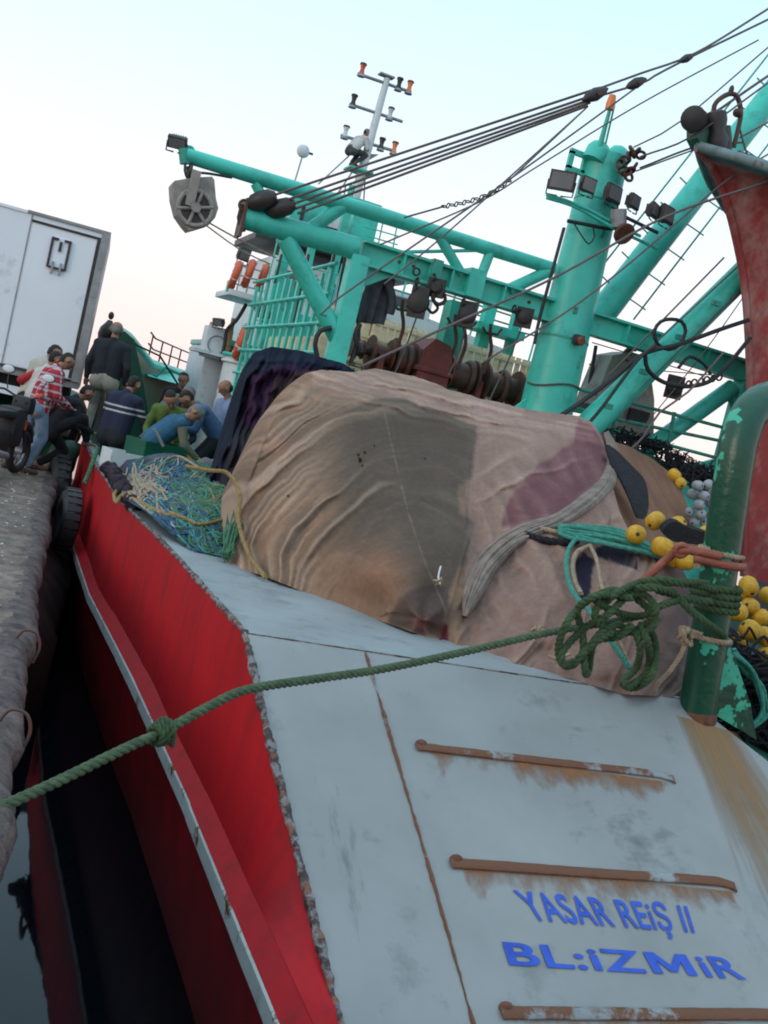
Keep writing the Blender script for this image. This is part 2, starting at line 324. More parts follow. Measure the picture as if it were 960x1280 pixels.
# quay: rough top sheet with a rounded, eroded rim and a face running down into the water
ys = np.concatenate([np.linspace(-3, 1, 20), np.linspace(1.02, 9, 420), np.linspace(9.03, 22, 260), np.linspace(22.2, 60, 60)])
s_in = np.concatenate([np.linspace(-14, -2.2, 24), np.linspace(-2.1, -.16, 110)])
prof = [(x, 0.0) for x in s_in]+[(-.13+.0, .0), (-.10, -.004), (-.06, -.016), (-.03, -.038), (-.01, -.07), (0, -.11), (.0, -.16), (-.015, -.22), (-.04, -.3), (-.07, -.45), (-.08, -.8), (-.08, -1.3), (-.08, -2.6)]
PX = np.array([p[0] for p in prof]); PZ = np.array([p[1] for p in prof]); k0 = len(s_in)
YY, SX = np.meshgrid(ys, PX, indexing='ij'); ZZ = np.broadcast_to(PZ, YY.shape).copy(); gap_fill = (sstep(7.6, 9.0, YY)*.30+sstep(10, 12, YY)*.14)*sstep(-.40, -.8, ZZ)  # added bulge low on the wall, covering the bright water gap
lump = (fbm(YY*2.1, SX*0+3, 5, 4)-.5)*.10+(fbm(YY*9, ZZ*9, 6, 3)-.5)*.05
rimw = sstep(-.35, -.03, SX)*np.where(np.arange(len(PX)) >= k0-12, 1, 0)
XX = qedge(YY)+SX+lump*rimw+gap_fill
ZZ = ZZ+(fbm(XX*2.2, YY*2.2, 1, 5)-.5)*.05*(1-rimw)+(fbm(XX*14, YY*14, 2, 3)-.5)*.016+rimw*((fbm(YY*3.2, XX*3, 8, 4)-.5)*.07+.01)
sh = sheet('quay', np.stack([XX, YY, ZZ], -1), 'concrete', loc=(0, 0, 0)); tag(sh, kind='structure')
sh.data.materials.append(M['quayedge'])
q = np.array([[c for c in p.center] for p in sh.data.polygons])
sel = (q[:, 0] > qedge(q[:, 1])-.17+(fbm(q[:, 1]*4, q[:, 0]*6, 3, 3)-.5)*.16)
sh.data.materials.append(M['darkwall']); mi = sel.astype(np.int32); mi[q[:, 2] < -.33] = 2; sh.data.polygons.foreach_set('material_index', mi)
random.seed(4); rb = random.Random(4)
d = MB()
for i in range(520):                                        # litter: flakes and chips trodden into the quay
    y = 2.3+rb.random()**.8*13; x = qedge(y)-.22-abs(rb.gauss(0, .55)); s = .004+rb.random()**3*.018
    a = rb.random()*6.28; ux = Vector((math.cos(a), math.sin(a), rb.uniform(-.2, .2)))*s; uy = Vector((-math.sin(a), math.cos(a), rb.uniform(-.2, .2)))*s*rb.uniform(.3, .9)
    c = Vector((x, y, .012+rb.random()*.01)); d.add([c-ux-uy, c+ux-uy*.6, c+ux*.7+uy, c-ux*.5+uy, c+Vector((0, 0, s*.5))], [(0, 1, 4), (1, 2, 4), (2, 3, 4), (3, 0, 4), (3, 2, 1, 0)])
M['chips'] = mat('pale_debris', (.42, .40, .38), .9, var=.5, vscale=30)
tag(d.build('debris', 'chips', smooth=False, loc=(0, 0, 0)), kind='stuff')
for (px, py, lb) in ((34, 800, 'rusty bent iron loop standing out of the quay rim just above the rope'), (34, 905, 'rusty bent iron loop in the quay rim below the rope crossing')):
    c = V(atZ(px-4, py, .0)); e = MB(); c.x = qedge(c.y)-.02
    e.tube(crom([c+Vector((-.09, .03, -.02)), c+Vector((-.05, .02, .05)), c+Vector((.02, 0, .045)), c+Vector((.05, -.01, -.03)), c+Vector((.03, -.02, -.12))], .01), .008, 8)
    tag(e.build('iron_loop', 'winch'), lb, 'iron loop', 'iron loops along the quay rim')

# ================================================================ THE BIG BOAT
boat = thing('fishing_boat', 'large red, grey and turquoise fishing boat heaped with nets alongside the quay', 'fishing boat', (6.2, 12, WZ))
#        Y, Xport, z gunwale, Xstarboard
ST = [(2.2, 1.75, -1.14, 7.6), (3.3, 1.64, -.56, 7.8), (4.2, 1.56, -.10, 7.95), (KP[1], KP[0], SZ, 8.2), (7.4, 1.425, SZ, 8.6), (10, 1.32, SZ, 9.0), (13, 1.33, SZ+.02, 9.4), (16, 1.40, .50, 9.6), (17.4, 1.55, .62, 9.7), (18.1, 1.68, 2.25, 9.8), (19.2, 2.05, 2.2, 9.6), (21, 2.75, 1.86, 9.2), (24, 3.95, 1.84, 8.2), (26.5, 5.2, 1.9, 7.2), (28.3, 6.2, 2.0, 6.22)]
def st(Y): 
    A = np.array(ST); return [float(np.interp(Y, A[:, 0], A[:, i])) for i in (1, 2, 3)]
Ys = sorted(set([a[0] for a in ST]+list(np.linspace(2.2, 28.3, 90))))
def side_rows(Y, sgn):
    xp, z, xs = st(Y); x = xp if sgn < 0 else xs; hz = -.47 if Y < 16 else -.47+(Y-16)*.03; i = -sgn
    hx = (1.469 if Y < 5.2 else xp) if sgn < 0 else xs
    if sgn > 0: hz = min(hz, z-.01)
    zz = [z, z+(hz-z)*.33, z+(hz-z)*.66, hz, hz-.26, hz-.6, -1.62, -2.5]
    xx = [x, x+(hx-x)*.33, x+(hx-x)*.66, hx, hx+i*.02, hx+i*.07, hx+i*.14, hx+i*.5]
    if Y > 20: k = (Y-20)/8.3; xx = [a+i*k*j*.12 for j, a in enumerate(xx)]
    if Y > 26: xx = [6.2 + (a-6.2)*max(0, (28.3-Y)/2.3) if (a-6.2)*sgn < 0 or True else a for a in xx]
    return [(xx[j], Y, zz[j]) for j in range(8)]
for sgn, nm in ((-1, 'port'), (1, 'starboard')):
    G = np.array([side_rows(Y, sgn) for Y in Ys]); G[..., 0] += (fbm(G[..., 1]*.8, G[..., 2]*1.2, 12, 3)-.5)*.035*(np.arange(8) > 0)
    tag(sheet('hull_topside', G[:, :4], 'red', boat)); tag(sheet('hull_bottom', G[:, 3:], 'redlow', boat))
LZ = -.47
# rubbing strake: sloping red ledge above a white chipped face
G = []; Gf = []
for Y in np.linspace(2.9, 19, 300):
    xp, z, xs = st(Y); hx = 1.465 if Y < 5.2 else xp; up = 0 if Y < 14 else (Y-14)*.03; dn_ = .03; wv = float(fbm(Y*1.7, 0, 9))*.006
    G.append([(hx+.004, Y, LZ+up), (hx-.035, Y, (LZ-.545)/2+up), (hx-.076-wv*.3, Y, -.545+up)])
    Gf.append([(hx-.076-wv*.3, Y, -.545+up), (hx-.082-wv, Y, -.555+up), (hx-.082-wv, Y, -.632+up), (hx-.07, Y, -.645+up), (hx+.01, Y, -.68+up)])
sheet('strake_ledge', G, 'red', boat); stk = sheet('rubbing_strake', Gf, 'strake', boat, smooth=False)
# chipped gunwale edge and stern corner edge
def rough_edge(name, pts, r, m, parent, step=.012, amp=.55, seed=3, n=9):
    c = crom(pts, step); rr = [r*(1+amp*(float(fbm(i*.16, seed, seed, 4))-.5)*2) for i in range(len(c))]
    mb = MB(); mb.tube(c, rr, n)
    for i, v in enumerate(mb.v): v += Vector((mnoise.noise(v*31), mnoise.noise(v*31+Vector((9, 0, 0))), mnoise.noise(v*31+Vector((0, 9, 0)))))*r*.45
    return mb.build(name, m, parent)
gw = [(st(Y)[0]+.012, Y, st(Y)[1]-.008) for Y in [KP[1], 5.8, 6.5, 7.4, 8.5, 10, 11.5, 13, 14.5, 16]]
rough_edge('gunwale_edge', gw, .018, 'edge', boat, .02, .3)
rough_edge('corner_edge', [(KP[0]+.012, KP[1]+.03, SZ-.008), V(onramp(315, 830)), V(onramp(338, 930)), V(onramp(365, 1040)), V(onramp(392, 1150)), V(onramp(425, 1280)), V(onramp(452, 1400))], .019, 'edge', boat, seed=8, amp=.45)
# stern cap plating
inner = [V(atZ(*p, SZ)) for p in [(780, 866), (690, 838), (560, 803), (430, 757), (290, 703)]]
grow = [p+Vector((.12, .45, 0)) for p in inner]
poly = [Vector((KP[0], KP[1], SZ)), Vector((4.42, KP[1]+.01, SZ))]+grow+[V(atZ(220, 662, SZ)), V(atZ(165, 630, SZ)), V(atZ(147, 610, SZ)), V(atZ(128, 580, SZ)), Vector((1.5, 16, .5)), Vector((1.42, 15.9, .5)), Vector((1.34, 13, SZ)), Vector((1.33, 10, SZ)), Vector((1.43, 7.4, SZ))]
MB().prism(poly, (0, 0, -.03)).build('stern_cap', 'cap', boat, smooth=False)
# stern ramp panel
rt_ = lambda px, py: V(onramp(px, py, 0))
bl = V(onramp(452, 1400)); ptop = Vector((4.44, KP[1], SZ))
pr = [Vector((KP[0], KP[1], SZ-.002)), V(onramp(338, 930)), V(onramp(425, 1280)), Vector((1.79, 1.9, SZ-.52*(KP[1]-1.9))), Vector((5.6, 1.9, SZ-.52*(KP[1]-1.9))), V(onramp(1010, 985)), V(onramp(960, 952)), V(onramp(900, 905)), ptop]
nn = Vector(RAMP_N).normalized()
pp = MB().prism(pr, nn*-.03).build('stern_panel', 'grey', boat, smooth=False)
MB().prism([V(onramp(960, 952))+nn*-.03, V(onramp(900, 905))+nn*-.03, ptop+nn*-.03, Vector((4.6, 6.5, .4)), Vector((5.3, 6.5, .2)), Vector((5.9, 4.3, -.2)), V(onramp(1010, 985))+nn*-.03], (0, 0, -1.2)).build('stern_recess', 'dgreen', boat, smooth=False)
# thin lip along the folded top edge
rough_edge('fold_edge', [Vector((KP[0]+.02, KP[1]-.004, SZ-.004)), Vector((2.9, KP[1]-.004, SZ-.004)), Vector((4.43, KP[1]-.004, SZ-.004))], .005, 'edge', boat, .02, .5, 5, 6)
rough_edge('weld_seam', [V(onramp(457, 816, .002)), V(onramp(500, 962, .002)), V(onramp(545, 1115, .002)), V(onramp(600, 1310, .002))], .0085, 'rustbar', boat, .015, .8, 6, 6)
MB().prism([V(onramp(*p, .003)) for p in [(340, 862), (470, 880), (470, 884), (340, 866)]], nn*.001)
for (a, bq, r) in (((523, 930), (838, 975), .026), ((566, 1074), (914, 1110), .028), ((626, 1253), (985, 1283), .028)):
    A = V(onramp(*a)); B = V(onramp(*bq)); A.y = B.y = (A.y+B.y)/2; A.z = B.z = SZ-.52*(KP[1]-A.y)
    mb = MB(); mb.tube([A+nn*-.004, A+Vector((.04, 0, 0))+nn*.016, B+nn*.016-Vector((.06, 0, 0)), B+Vector((0, -.03, -.0156))+nn*.008], [r*.8, r, r*.9, r*.6], 12)
    mb2 = MB(); mb2.tube(crom([A+nn*.002, A+Vector((.05, 0, 0))+nn*.014, A.lerp(B, .5)+nn*.014, B-Vector((.06, 0, 0))+nn*.014, B+Vector((.0, -.035, -.0182))+nn*.002], .04), [r]*1 if False else r, 12)
    for i_, v in enumerate(mb2.v):
        h_ = (v-A).dot(nn); v -= nn*(h_*.62-.004); v += nn*(mnoise.noise(v*18)*.004)
    mb2.build('rust_bar', 'rustbar', boat)
    MB().ell(A+Vector((.015, .02, .012)), (.034, .025, .026), nu=14).build('bar_end', 'rust', boat)
# stains: thin stained films on the plating (shape of their own)
def stain_mat(name, col, us, dens, soft=1.0, vs=1.5, edge=True):
    m = bpy.data.materials.new(name); m.use_nodes = True; t = m.node_tree; b = t.nodes['Principled BSDF']; L = t.links.new
    b.inputs['Base Color'].default_value = (*col, 1); b.inputs['Roughness'].default_value = .8
    uv = N(t, 'ShaderNodeUVMap'); mp = N(t, 'ShaderNodeMapping'); mp.inputs['Scale'].default_value = (us, vs, 1); L(uv.outputs[0], mp.inputs[0])
    n = N(t, 'ShaderNodeTexNoise'); n.inputs['Scale'].default_value = 1; n.inputs['Detail'].default_value = 7; n.inputs['Roughness'].default_value = .65; L(mp.outputs[0], n.inputs['Vector'])
    a = N(t, 'ShaderNodeAttribute', attribute_name='Col'); sp = N(t, 'ShaderNodeSeparateColor'); L(a.outputs['Color'], sp.inputs[0])
    ad = N(t, 'ShaderNodeMath', operation='MULTIPLY_ADD'); L(n.outputs[0], ad.inputs[0]); ad.inputs[1].default_value = 1.6; ad.inputs[2].default_value = -1.3
    s2 = N(t, 'ShaderNodeMath', operation='ADD'); L(ad.outputs[0], s2.inputs[0]); L(sp.outputs[0], s2.inputs[1])
    r = N(t, 'ShaderNodeMapRange'); r.inputs[1].default_value = 0; r.inputs[2].default_value = .55*soft; r.inputs[3].default_value = 0; r.inputs[4].default_value = dens; L(s2.outputs[0], r.inputs[0])
    L(r.outputs[0], b.inputs['Alpha']); return m
M['rstain'] = stain_mat('rust_run', (.26, .105, .035), 15, .95, 1.3); M['rstain2'] = stain_mat('broad_rust_run', (.27, .15, .06), 9, .85, 1.6, 1.2); M['smudge'] = stain_mat('grey_scuff', (.10, .105, .10), 7, .62, 1.2, 6)
def film(name, TL, TR, BL, BR, m, fn, off=.004, n=(28, 16)):
    us = np.linspace(0, 1, n[0]); vs = np.linspace(0, 1, n[1]); G = np.zeros((n[0], n[1], 3)); U = np.zeros((n[0], n[1], 2)); C = np.zeros((n[0], n[1], 3))
    TL, TR, BL, BR = [np.array(onramp(*p, off)) for p in (TL, TR, BL, BR)]
    for i, u in enumerate(us):
        for j, v in enumerate(vs): G[i, j] = (TL*(1-u)+TR*u)*(1-v)+(BL*(1-u)+BR*u)*v; U[i, j] = (u, v); C[i, j] = fn(u, v)
    return sheet(name, G, m, boat, C, U)
ed = lambda u, a=.08: min(1, u/a, (1-u)/a)
film('rust_stain', (520, 934), (845, 979), (535, 1000), (870, 1030), 'rstain', lambda u, v: ed(u)*((1-v)**1.2)*(1.1 if u > .35 else .72+.5*(u < .1)), .003)
film('rust_stain', (565, 1078), (922, 1115), (585, 1160), (955, 1175), 'rstain', lambda u, v: ed(u, .02)*((1-v)**1.2)*(1.2 if u < .09 or u > .93 else .92), .003)
film('rust_stain', (625, 1256), (985, 1286), (640, 1330), (1010, 1350), 'rstain', lambda u, v: ed(u, .02)*((1-v)**1.2)*.9, .003)
film('rust_stain', (838, 892), (925, 918), (960, 1250), (1180, 1290), 'rstain2', lambda u, v: ed(u, .3)**.6*((1-v)**.6)*1.4, .003, (30, 30))
film('scuff_mark', (640, 960), (880, 990), (690, 1120), (940, 1130), 'smudge', lambda u, v: (ed(u, .4)*ed(v, .4))**.7*.62, .0035)
film('scuff_mark', (560, 850), (840, 885), (580, 940), (860, 960), 'smudge', lambda u, v: (ed(u, .4)*ed(v, .4))**.7*.45, .0030)
film('scuff_mark', (350, 900), (440, 910), (420, 1260), (520, 1270), 'smudge', lambda u, v: (ed(u, .4)*ed(v, .4))**.7*.55, .0030)
# lettering
def words(txt, TL, TR, BL, BR, bold=.0, slant=0.0):
    cu = bpy.data.curves.new('lettering', 'FONT'); cu.body = txt; cu.size = 1; cu.offset = bold; cu.resolution_u = 6; cu.space_character = 1.07
    to = bpy.data.objects.new('tmp_text', cu); COL.objects.link(to); bpy.context.view_layer.update()
    me = bpy.data.meshes.new_from_object(to.evaluated_get(bpy.context.evaluated_depsgraph_get())); bpy.data.objects.remove(to)
    co = np.array([v.co[:] for v in me.vertices]); x0, x1 = co[:, 0].min(), co[:, 0].max(); y0, y1 = 0, .7
    u = (co[:, 0]-x0)/(x1-x0); v = (co[:, 1]-y0)/(y1-y0)
    TL, TR, BL, BR = [np.array(onramp(*p, .005)) for p in (TL, TR, BL, BR)]; o_ = np.array(org(boat))
    for i, vt in enumerate(me.vertices):
        p = (BL*(1-u[i])+BR*u[i])*(1-v[i])+(TL*(1-u[i])+TR*u[i])*v[i]-o_; vt.co = p
    me.materials.append(M['blue']); o = link('lettering', me, boat); me.name = 'lettering'; return o
words('YASAR REiŞ II', (640, 1113), (858, 1133), (664, 1150), (868, 1166), .015)
qt = lambda u: (627+288*u, 1178+20*u); qb = lambda u: (636+297*u, 1206+18*u)
words('BL:iZ', qt(0), qt(.585), qb(0), qb(.585), .022)
words('iR', qt(.83), qt(1), qb(.83), qb(1), .022)
mm_ = [(0, 0), (0, 1), (.25, 1), (.5, .42), (.75, 1), (1, 1), (1, 0), (.78, 0), (.78, .62), (.58, .12), (.42, .12), (.22, .62), (.22, 0)]
def q2(u, v):
    a, b_ = np.array(qt(.61+.185*u)), np.array(qb(.61+.185*u)); return V(onramp(*(b_*(1-v)+a*v), .005))
mq_ = MB(); mq_.add([q2(u, v) for u, v in mm_], [tuple(range(len(mm_)))]); mq_.build('lettering', 'blue', boat, smooth=False, fix=False)
# flaking green mooring post bending inboard at its head, with gusset
pb = V(atY(872, 890, 5.12)); ptp = V(atY(917, 590, 5.12))
ppts = [pb+Vector((0, 0, -.05)), pb.lerp(ptp, .35), pb.lerp(ptp, .7), ptp, V(atY(925, 548, 5.14)), V(atY(938, 516, 5.18)), V(atY(962, 499, 5.24)), V(atY(1000, 500, 5.32)), V(atY(1040, 530, 5.4)), V(atY(1040, 700, 5.4)), V(atY(1030, 960, 5.4))]
ps = MB().tube(crom(ppts, .04), .114, 28).build('mooring_post', 'post', boat)
MB().prism([V(atY(888, 890, 5.2)), V(atY(946, 925, 5.2)), V(atY(938, 880, 5.2)), V(atY(908, 790, 5.2))], (0, .02, 0)).build('gusset', 'post', ps, smooth=False)
MB().lathe(pb+Vector((0, -.0, -.045)), pb+Vector((0, 0, .02)), [(0, .128), (.5, .125), (.9, .117), (1, .112)], 28).build('weld_collar', 'rust', ps)
# deck, inner bulwarks
A = np.array(ST); dk = [(st(Y)[0]+.09, Y, -.1) for Y in np.linspace(6.0, 27.5, 30)]; dk2 = [(min(st(Y)[2]-.09, 12.4), Y, -.1) for Y in np.linspace(6.0, 27.5, 30)]
sheet('deck', [[a, b_] for a, b_ in zip(dk, dk2)], 'turqd', boat)
for sgn in (-1, 1):
    Gi = []
    for Y in list(np.linspace(6.0, 17.4, 24))+list(np.linspace(17.5, 28, 40)):
        xp, z, xs = st(Y); x = xp+.1 if sgn < 0 else xs-.1; Gi.append([(x, Y, -.12), (x, Y, (z-.18)), (x, Y, z-.01)])
    Gi = np.array(Gi); k = 24; sheet('inner_bulwark', Gi[:k+1], 'cap', boat); sheet('bow_bulwark', Gi[k-1:], 'dgreen', boat)
    cp = [(st(Y)[0]+.05 if sgn < 0 else st(Y)[2]-.05, Y, st(Y)[1]+.02) for Y in np.linspace(18.1, 28.2, 50)]
    MB().tube(cp, .09, 10).build('bulwark_cap', 'turq', boat)
    rl = MB()
    for dz in (.28, .5): rl.tube([(a, b_, c+dz) for a, b_, c in cp[12:]], .018, 6)
    rail = rl.build('bow_rail', 'steel', boat)
    for i in range(13, 50, 4): MB().cyl(cp[i], (cp[i][0], cp[i][1], cp[i][2]+.5), .018, 6).build('rail_post', 'steel', rail)
MB().prism([V(atY(p[0], p[1], 18.0)) for p in [(143, 425), (156, 414), (168, 425), (178, 470), (186, 520), (190, 560), (158, 560), (150, 480)]], (.0, .25, 0)).build('bulwark_wing', 'dgreen', boat, smooth=False)
MB().tube(lp([(158, 420), (172, 432), (200, 445), (235, 500)], 18.5), .02, 6).build('stay', 'steel', boat)
MB().tube(crom(lp([(178, 462), (196, 470), (206, 460), (225, 468), (246, 476)], 21), .1), .03, 6).build('bow_hose', 'turqd', boat)
# turquoise inclined foredeck behind the bulwark
sheet('foredeck', [[V(atY(180, 456, 22)), V(atY(185, 470, 20.5))], [V(atY(215, 462, 23)), V(atY(215, 478, 21.5))], [V(atY(258, 474, 25)), V(atY(258, 490, 23))]], 'turq', boat)

# ---- deckhouse (white, lower)
dh = MB().box((6.1, 18.2, 1.15), (5.6, 3.2, 2.5), bev=.05).build('deckhouse', 'white', boat)
for px in (262, 300):
    MB().box(V(atY(px, 478, 16.55)), (.34, .08, 1.25), bev=.03).build('wall_panel', 'white', dh)
MB().box(V(atY(281, 492, 16.5)), (.26, .06, 1.3)).build('doorway', 'black', dh)
MB().box(V(atY(283, 478, 16.42)), (.12, .08, 1.05), bev=.03).build('hanging_cloth', 'navy', dh)
MB().tube(lp([(292, 398), (284, 440), (281, 470), (277, 510)], 16.3), .035, 8).build('drain_pipe', 'rope_tan', dh)
MB().box(V(atY(276, 445, 16.4)), (.95, .5, .05)).build('ledge', 'white', dh)
cy_ = V(atY(306, 448, 15.9)); MB().torus(cy_, (0, 0, 1), .33, .03).build('rim_pipe', 'turq', dh); MB().torus(cy_-Vector((0, 0, .1)), (0, 0, 1), .33, .025).build('rim_pipe', 'white', dh)
MB().lathe(cy_-Vector((0, 0, 1.3)), cy_, [(0, .31), (.5, .31), (.96, .31), (1, .3)], 24).build('round_locker', 'white', dh)
# upper deck, bridge
up = MB().box((6.1, 18.2, 2.45), (5.6, 3.4, .1), bev=.02).build('boat_deck', 'turq', boat)
plt = V(atY(290, 367, 16)); MB().box(plt+Vector((.38, .3, 0)), (.95, 1.1, .09), bev=.01).build('wing_platform', 'white', up)
MB().box(V(atY(287, 358, 15.9)), (.09, .09, .16)).build('side_lamp', 'turq', up)
br = MB().box((5.4, 18.4, 3.3), (3.0, 2.4, 1.6), bev=.04).build('bridge', 'white', boat)
MB().box((5.4, 17.17, 3.0), (3.04, .04, .5)).build('panel', 'turq', br)
for i in range(5): MB().box((4.3+i*.55, 17.17, 3.7), (.4, .05, .4)).build('window', 'glass', br)
tb = MB().box((5.0, 18.2, 4.35), (2.9, 1.7, .10)).build('bridge_roof', 'steel', boat)
MB().box(V(atY(392, 275, 17.3)), (.62, .5, .5), bev=.02).build('locker', 'turq', tb); MB().box(V(atY(450, 285, 17.2)), (.45, .5, .85), bev=.02).build('locker', 'turq', tb)
MB().box(V(atY(417, 278, 17.0)), (.3, .3, .24), bev=.02).build('lamp_housing', 'white', tb); MB().box(V(atY(372, 277, 17.0)), (.12, .2, .5)).build('louvre', 'steel', tb)
MB().box(V(atY(413, 308, 16.9)), (1.0, .6, .22), bev=.03).build('dark_underside', 'steel', tb)  # dark box standing in for the dark underside of the overhang
for (a, b_, w_) in (((372, 248), (333, 440), 13), ((392, 300), (372, 395), 9), ((437, 250), (418, 320), 10), ((452, 300), (444, 330), 10)):
    A_ = V(atY(*a, 15.6)); B_ = V(atY(*b_, 15.6)); B_.z = -.1; B_.x = A_.x; MB().box((A_+B_)/2, (w_*.0118, w_*.0118, (A_-B_).length)).build('support_post', 'turq', up)
# ---- side cage: turquoise slats carried on fore-and-aft pipes
cg = MB(); CX = 3.3
for k in range(7): cg.cyl((CX-.04, 11.25, 3.34-k*.34), (CX-.04, 15.3, 3.34-k*.34), .022, 8)
cage = cg.build('cage_rail', 'turq', boat)
for i, y in enumerate(np.arange(11.5, 15.35, .335)):
    MB().box((CX, y, 1.6), (.035, .085, 3.35 if i % 3 else 3.5)).build('cage_slat', 'turq', cage)
# hatch block the crates stand on, white coaming behind
MB().box((5.9, 13.35, .55), (5.0, 1.5, 1.3), bev=.02).build('hatch_housing', 'turqd', boat)
wc = MB().prism([V(atY(p[0], p[1], 14.6)) for p in [(455, 372), (520, 392), (640, 440), (640, 520), (450, 470)]], (0, .3, 0)).build('coaming', 'white', boat, smooth=False)
for px in (482, 520, 560, 600):
    a = V(atY(px, 384+(px-455)*.36, 14.57)); MB().box(a-Vector((0, 0, .28)), (.035, .03, .5)).build('panel_rib', 'alu', wc)
rr = MB()
for (a, b_) in (((470, 340), (640, 395)), ((470, 355), (650, 410)), ((640, 370), (700, 395)), ((590, 400), (690, 425))): rr.cyl(V(atY(*a, 15.2)), V(atY(*b_, 15.2)), .016, 6)
rr_ = rr.build('upper_rail', 'turqd', boat)
for px in (478, 505, 536, 566, 596, 650, 672): MB().cyl(V(atY(px+6, 330+(px-470)*.3, 15.2)), V(atY(px-14, 400+(px-470)*.3, 15.2)), .017, 6).build('rail_post', 'turq', rr_)
# rails round bridge top (seen against the sky)
tr = MB()
for (a, b_, Y) in (((455, 283), (500, 296), 16.5), ((457, 294), (497, 306), 16.5), ((380, 232), (452, 250), 16.8), ((340, 345), (420, 362), 15.4), ((345, 325), (430, 345), 15.4), ((345, 300), (372, 308), 15.4), ((348, 285), (376, 292), 15.4)): MB().cyl(V(atY(*a, Y)), V(atY(*b_, Y)), .012, 6).build('bridge_rail', 'turq', boat)
for (a, b_, Y) in (((480, 272), (470, 318), 16.5), ((497, 278), (489, 322), 16.5), ((366, 258), (340, 372), 15.4), ((352, 280), (330, 370), 15.4), ((428, 330), (410, 400), 15.4), ((412, 328), (396, 398), 15.4), ((400, 240), (392, 262), 16.8), ((379, 232), (372, 262), 16.8)): MB().cyl(V(atY(*a, Y)), V(atY(*b_, Y)), .013, 6).build('bridge_rail', 'turq', boat)
wr = MB()
for dy in (0, 12, 24, 36): wr.cyl(V(atY(293+dy*.25*-1, 330+dy*.95, 15.9)), V(atY(338-dy*.25, 342+dy*.95, 15.9)), .014, 6)
for px in (300, 312, 330): wr.cyl(V(atY(px+4, 326+(px-293)*.27, 15.9)), V(atY(px-7, 372+(px-293)*.27, 15.9)), .014, 6)
wr.build('wing_rail', 'white', boat)
# ---- mast
YM = 22
mp_ = lambda px, py: V(atY(px, py, YM))
mast = MB().tube([mp_(484, 98), mp_(452, 215), mp_(412, 380)], [.07, .10, .13], 10).build('mast', 'white', boat)
MB().box(mp_(483, 95), (.34, .2, .035)).build('mast_cap', 'alu', mast)
for a, b_ in (((447, 92), (513, 115)), ((437, 130), (503, 152)), ((426, 169), (494, 189))):
    MB().cyl(mp_(*a), mp_(*b_), .036, 8).build('cross_arm', 'alu', mast)
for px, py, m_ in ((453, 86, 'lens_red'), (499, 104, 'steel'), (512, 108, 'lens_orange'), (442, 125, 'steel'), (488, 141, 'lens_clear'), (432, 164, 'lens_clear'), (477, 179, 'steel'), (493, 184, 'lens_orange')):
    c = mp_(px, py+1); l = MB().lathe(c-Vector((0, 0, .10)), c+Vector((0, 0, .10)), [(0, .075), (.25, .055), (.5, .045), (.75, .055), (1, .065)], 12).build('navigation_lamp', m_, boat)
    MB().lathe(c+Vector((0, 0, .10)), c+Vector((0, 0, .135)), [(0, .08), (1, .07)], 12).build('lamp_cap', 'steel', l); MB().lathe(c-Vector((0, 0, .15)), c-Vector((0, 0, .10)), [(0, .09), (1, .07)], 12).build('lamp_base', 'alu', l)
MB().prism([mp_(460, 192), mp_(474, 193), mp_(462, 200)], (0, .3, 0)).build('foot_plate', 'greybox', mast, smooth=False)
MB().box(mp_(448, 214), (.55, .5, .04)).build('mast_platform', 'turq', mast)
ms = MB()
for a, b_ in (((445, 208), (388, 292)), ((436, 195), (398, 230)), ((457, 210), (452, 300)), ((432, 232), (424, 285))): ms.cyl(mp_(*a), mp_(*b_), .018, 6)
ms.build('mast_stay', 'alu', mast)
MB().tube([mp_(441, 232), mp_(428, 285)], .08, 8).build('mast_leg', 'turq', mast)
rd = MB().cyl(V(atY(379, 192, 17)), V(atY(366, 235, 17)), .014, 8).build('scanner_pole', 'alu', boat)
dc = V(atY(379, 189, 17)); MB().ell(dc, (.11, .07, .11)).build('scanner_dome', 'white', rd); MB().cyl(dc, V(atY(391, 193, 17)), .02, 8).build('scanner_arm', 'steel', rd)
# ---- gantry: transverse frame of tubes and I-beams
YG = 11.0
g = lambda px, py, Y=YG: V(atY(px, py, Y))
GZ = 3.5
def ibeam(mb, A, B, h, wd=.2):
    t = (B-A).normalized(); n_ = Vector((0, 1, 0)); u = t.cross(n_).normalized(); u = u if u.z > 0 else -u; L = (B-A).length; c = (A+B)/2
    mb.box(c, (L, .03, h-.05), (t, n_, u)); mb.box(c+u*(h/2-.0125), (L, wd, .03), (t, n_, u)); mb.box(c-u*(h/2-.0125), (L, wd, .03), (t, n_, u)); return mb
gmb = MB(); A_ = g(450, 322); B_ = g(937, 460); A_.z = B_.z = (A_.z+B_.z)/2; beam_z = A_.z
ibeam(gmb, A_, B_, .27, .22)
gan = gmb.build('gantry_beam', 'turq', boat, smooth=False)
for px in (500, 533, 560, 590, 625, 780, 830, 880):
    c = g(px, 322+(px-450)*.2834); c.z = A_.z; MB().box(c, (.02, .2, .22)).build('beam_stiffener', 'turq', gan)
MB().box(g(590, 355), (.2, .26, .32)).build('beam_clamp', 'turq', gan); MB().box(g(540, 342), (.12, .26, .30)).build('beam_clamp', 'turqd', gan)
ca = MB().tube([g(303, 271), g(447, 311)], .125, 24).build('cantilever_tube', 'turq', boat)
MB().tube([g(304, 256), g(300, 272), g(303, 290)], .035, 10).build('end_plate', 'winch', ca)
MB().box(g(302, 273), (.03, .26, .40)).build('end_flange', 'winch', ca)
pz = g(449, 320); MB().box((pz.x, YG, (pz.z-.1)/2+.02), (.21, .21, pz.z+.06), bev=.015).build('gantry_post', 'turq', gan)
MB().tube([g(357, 298), g(423, 425)], .10, 20).build('gantry_brace', 'turq', gan)
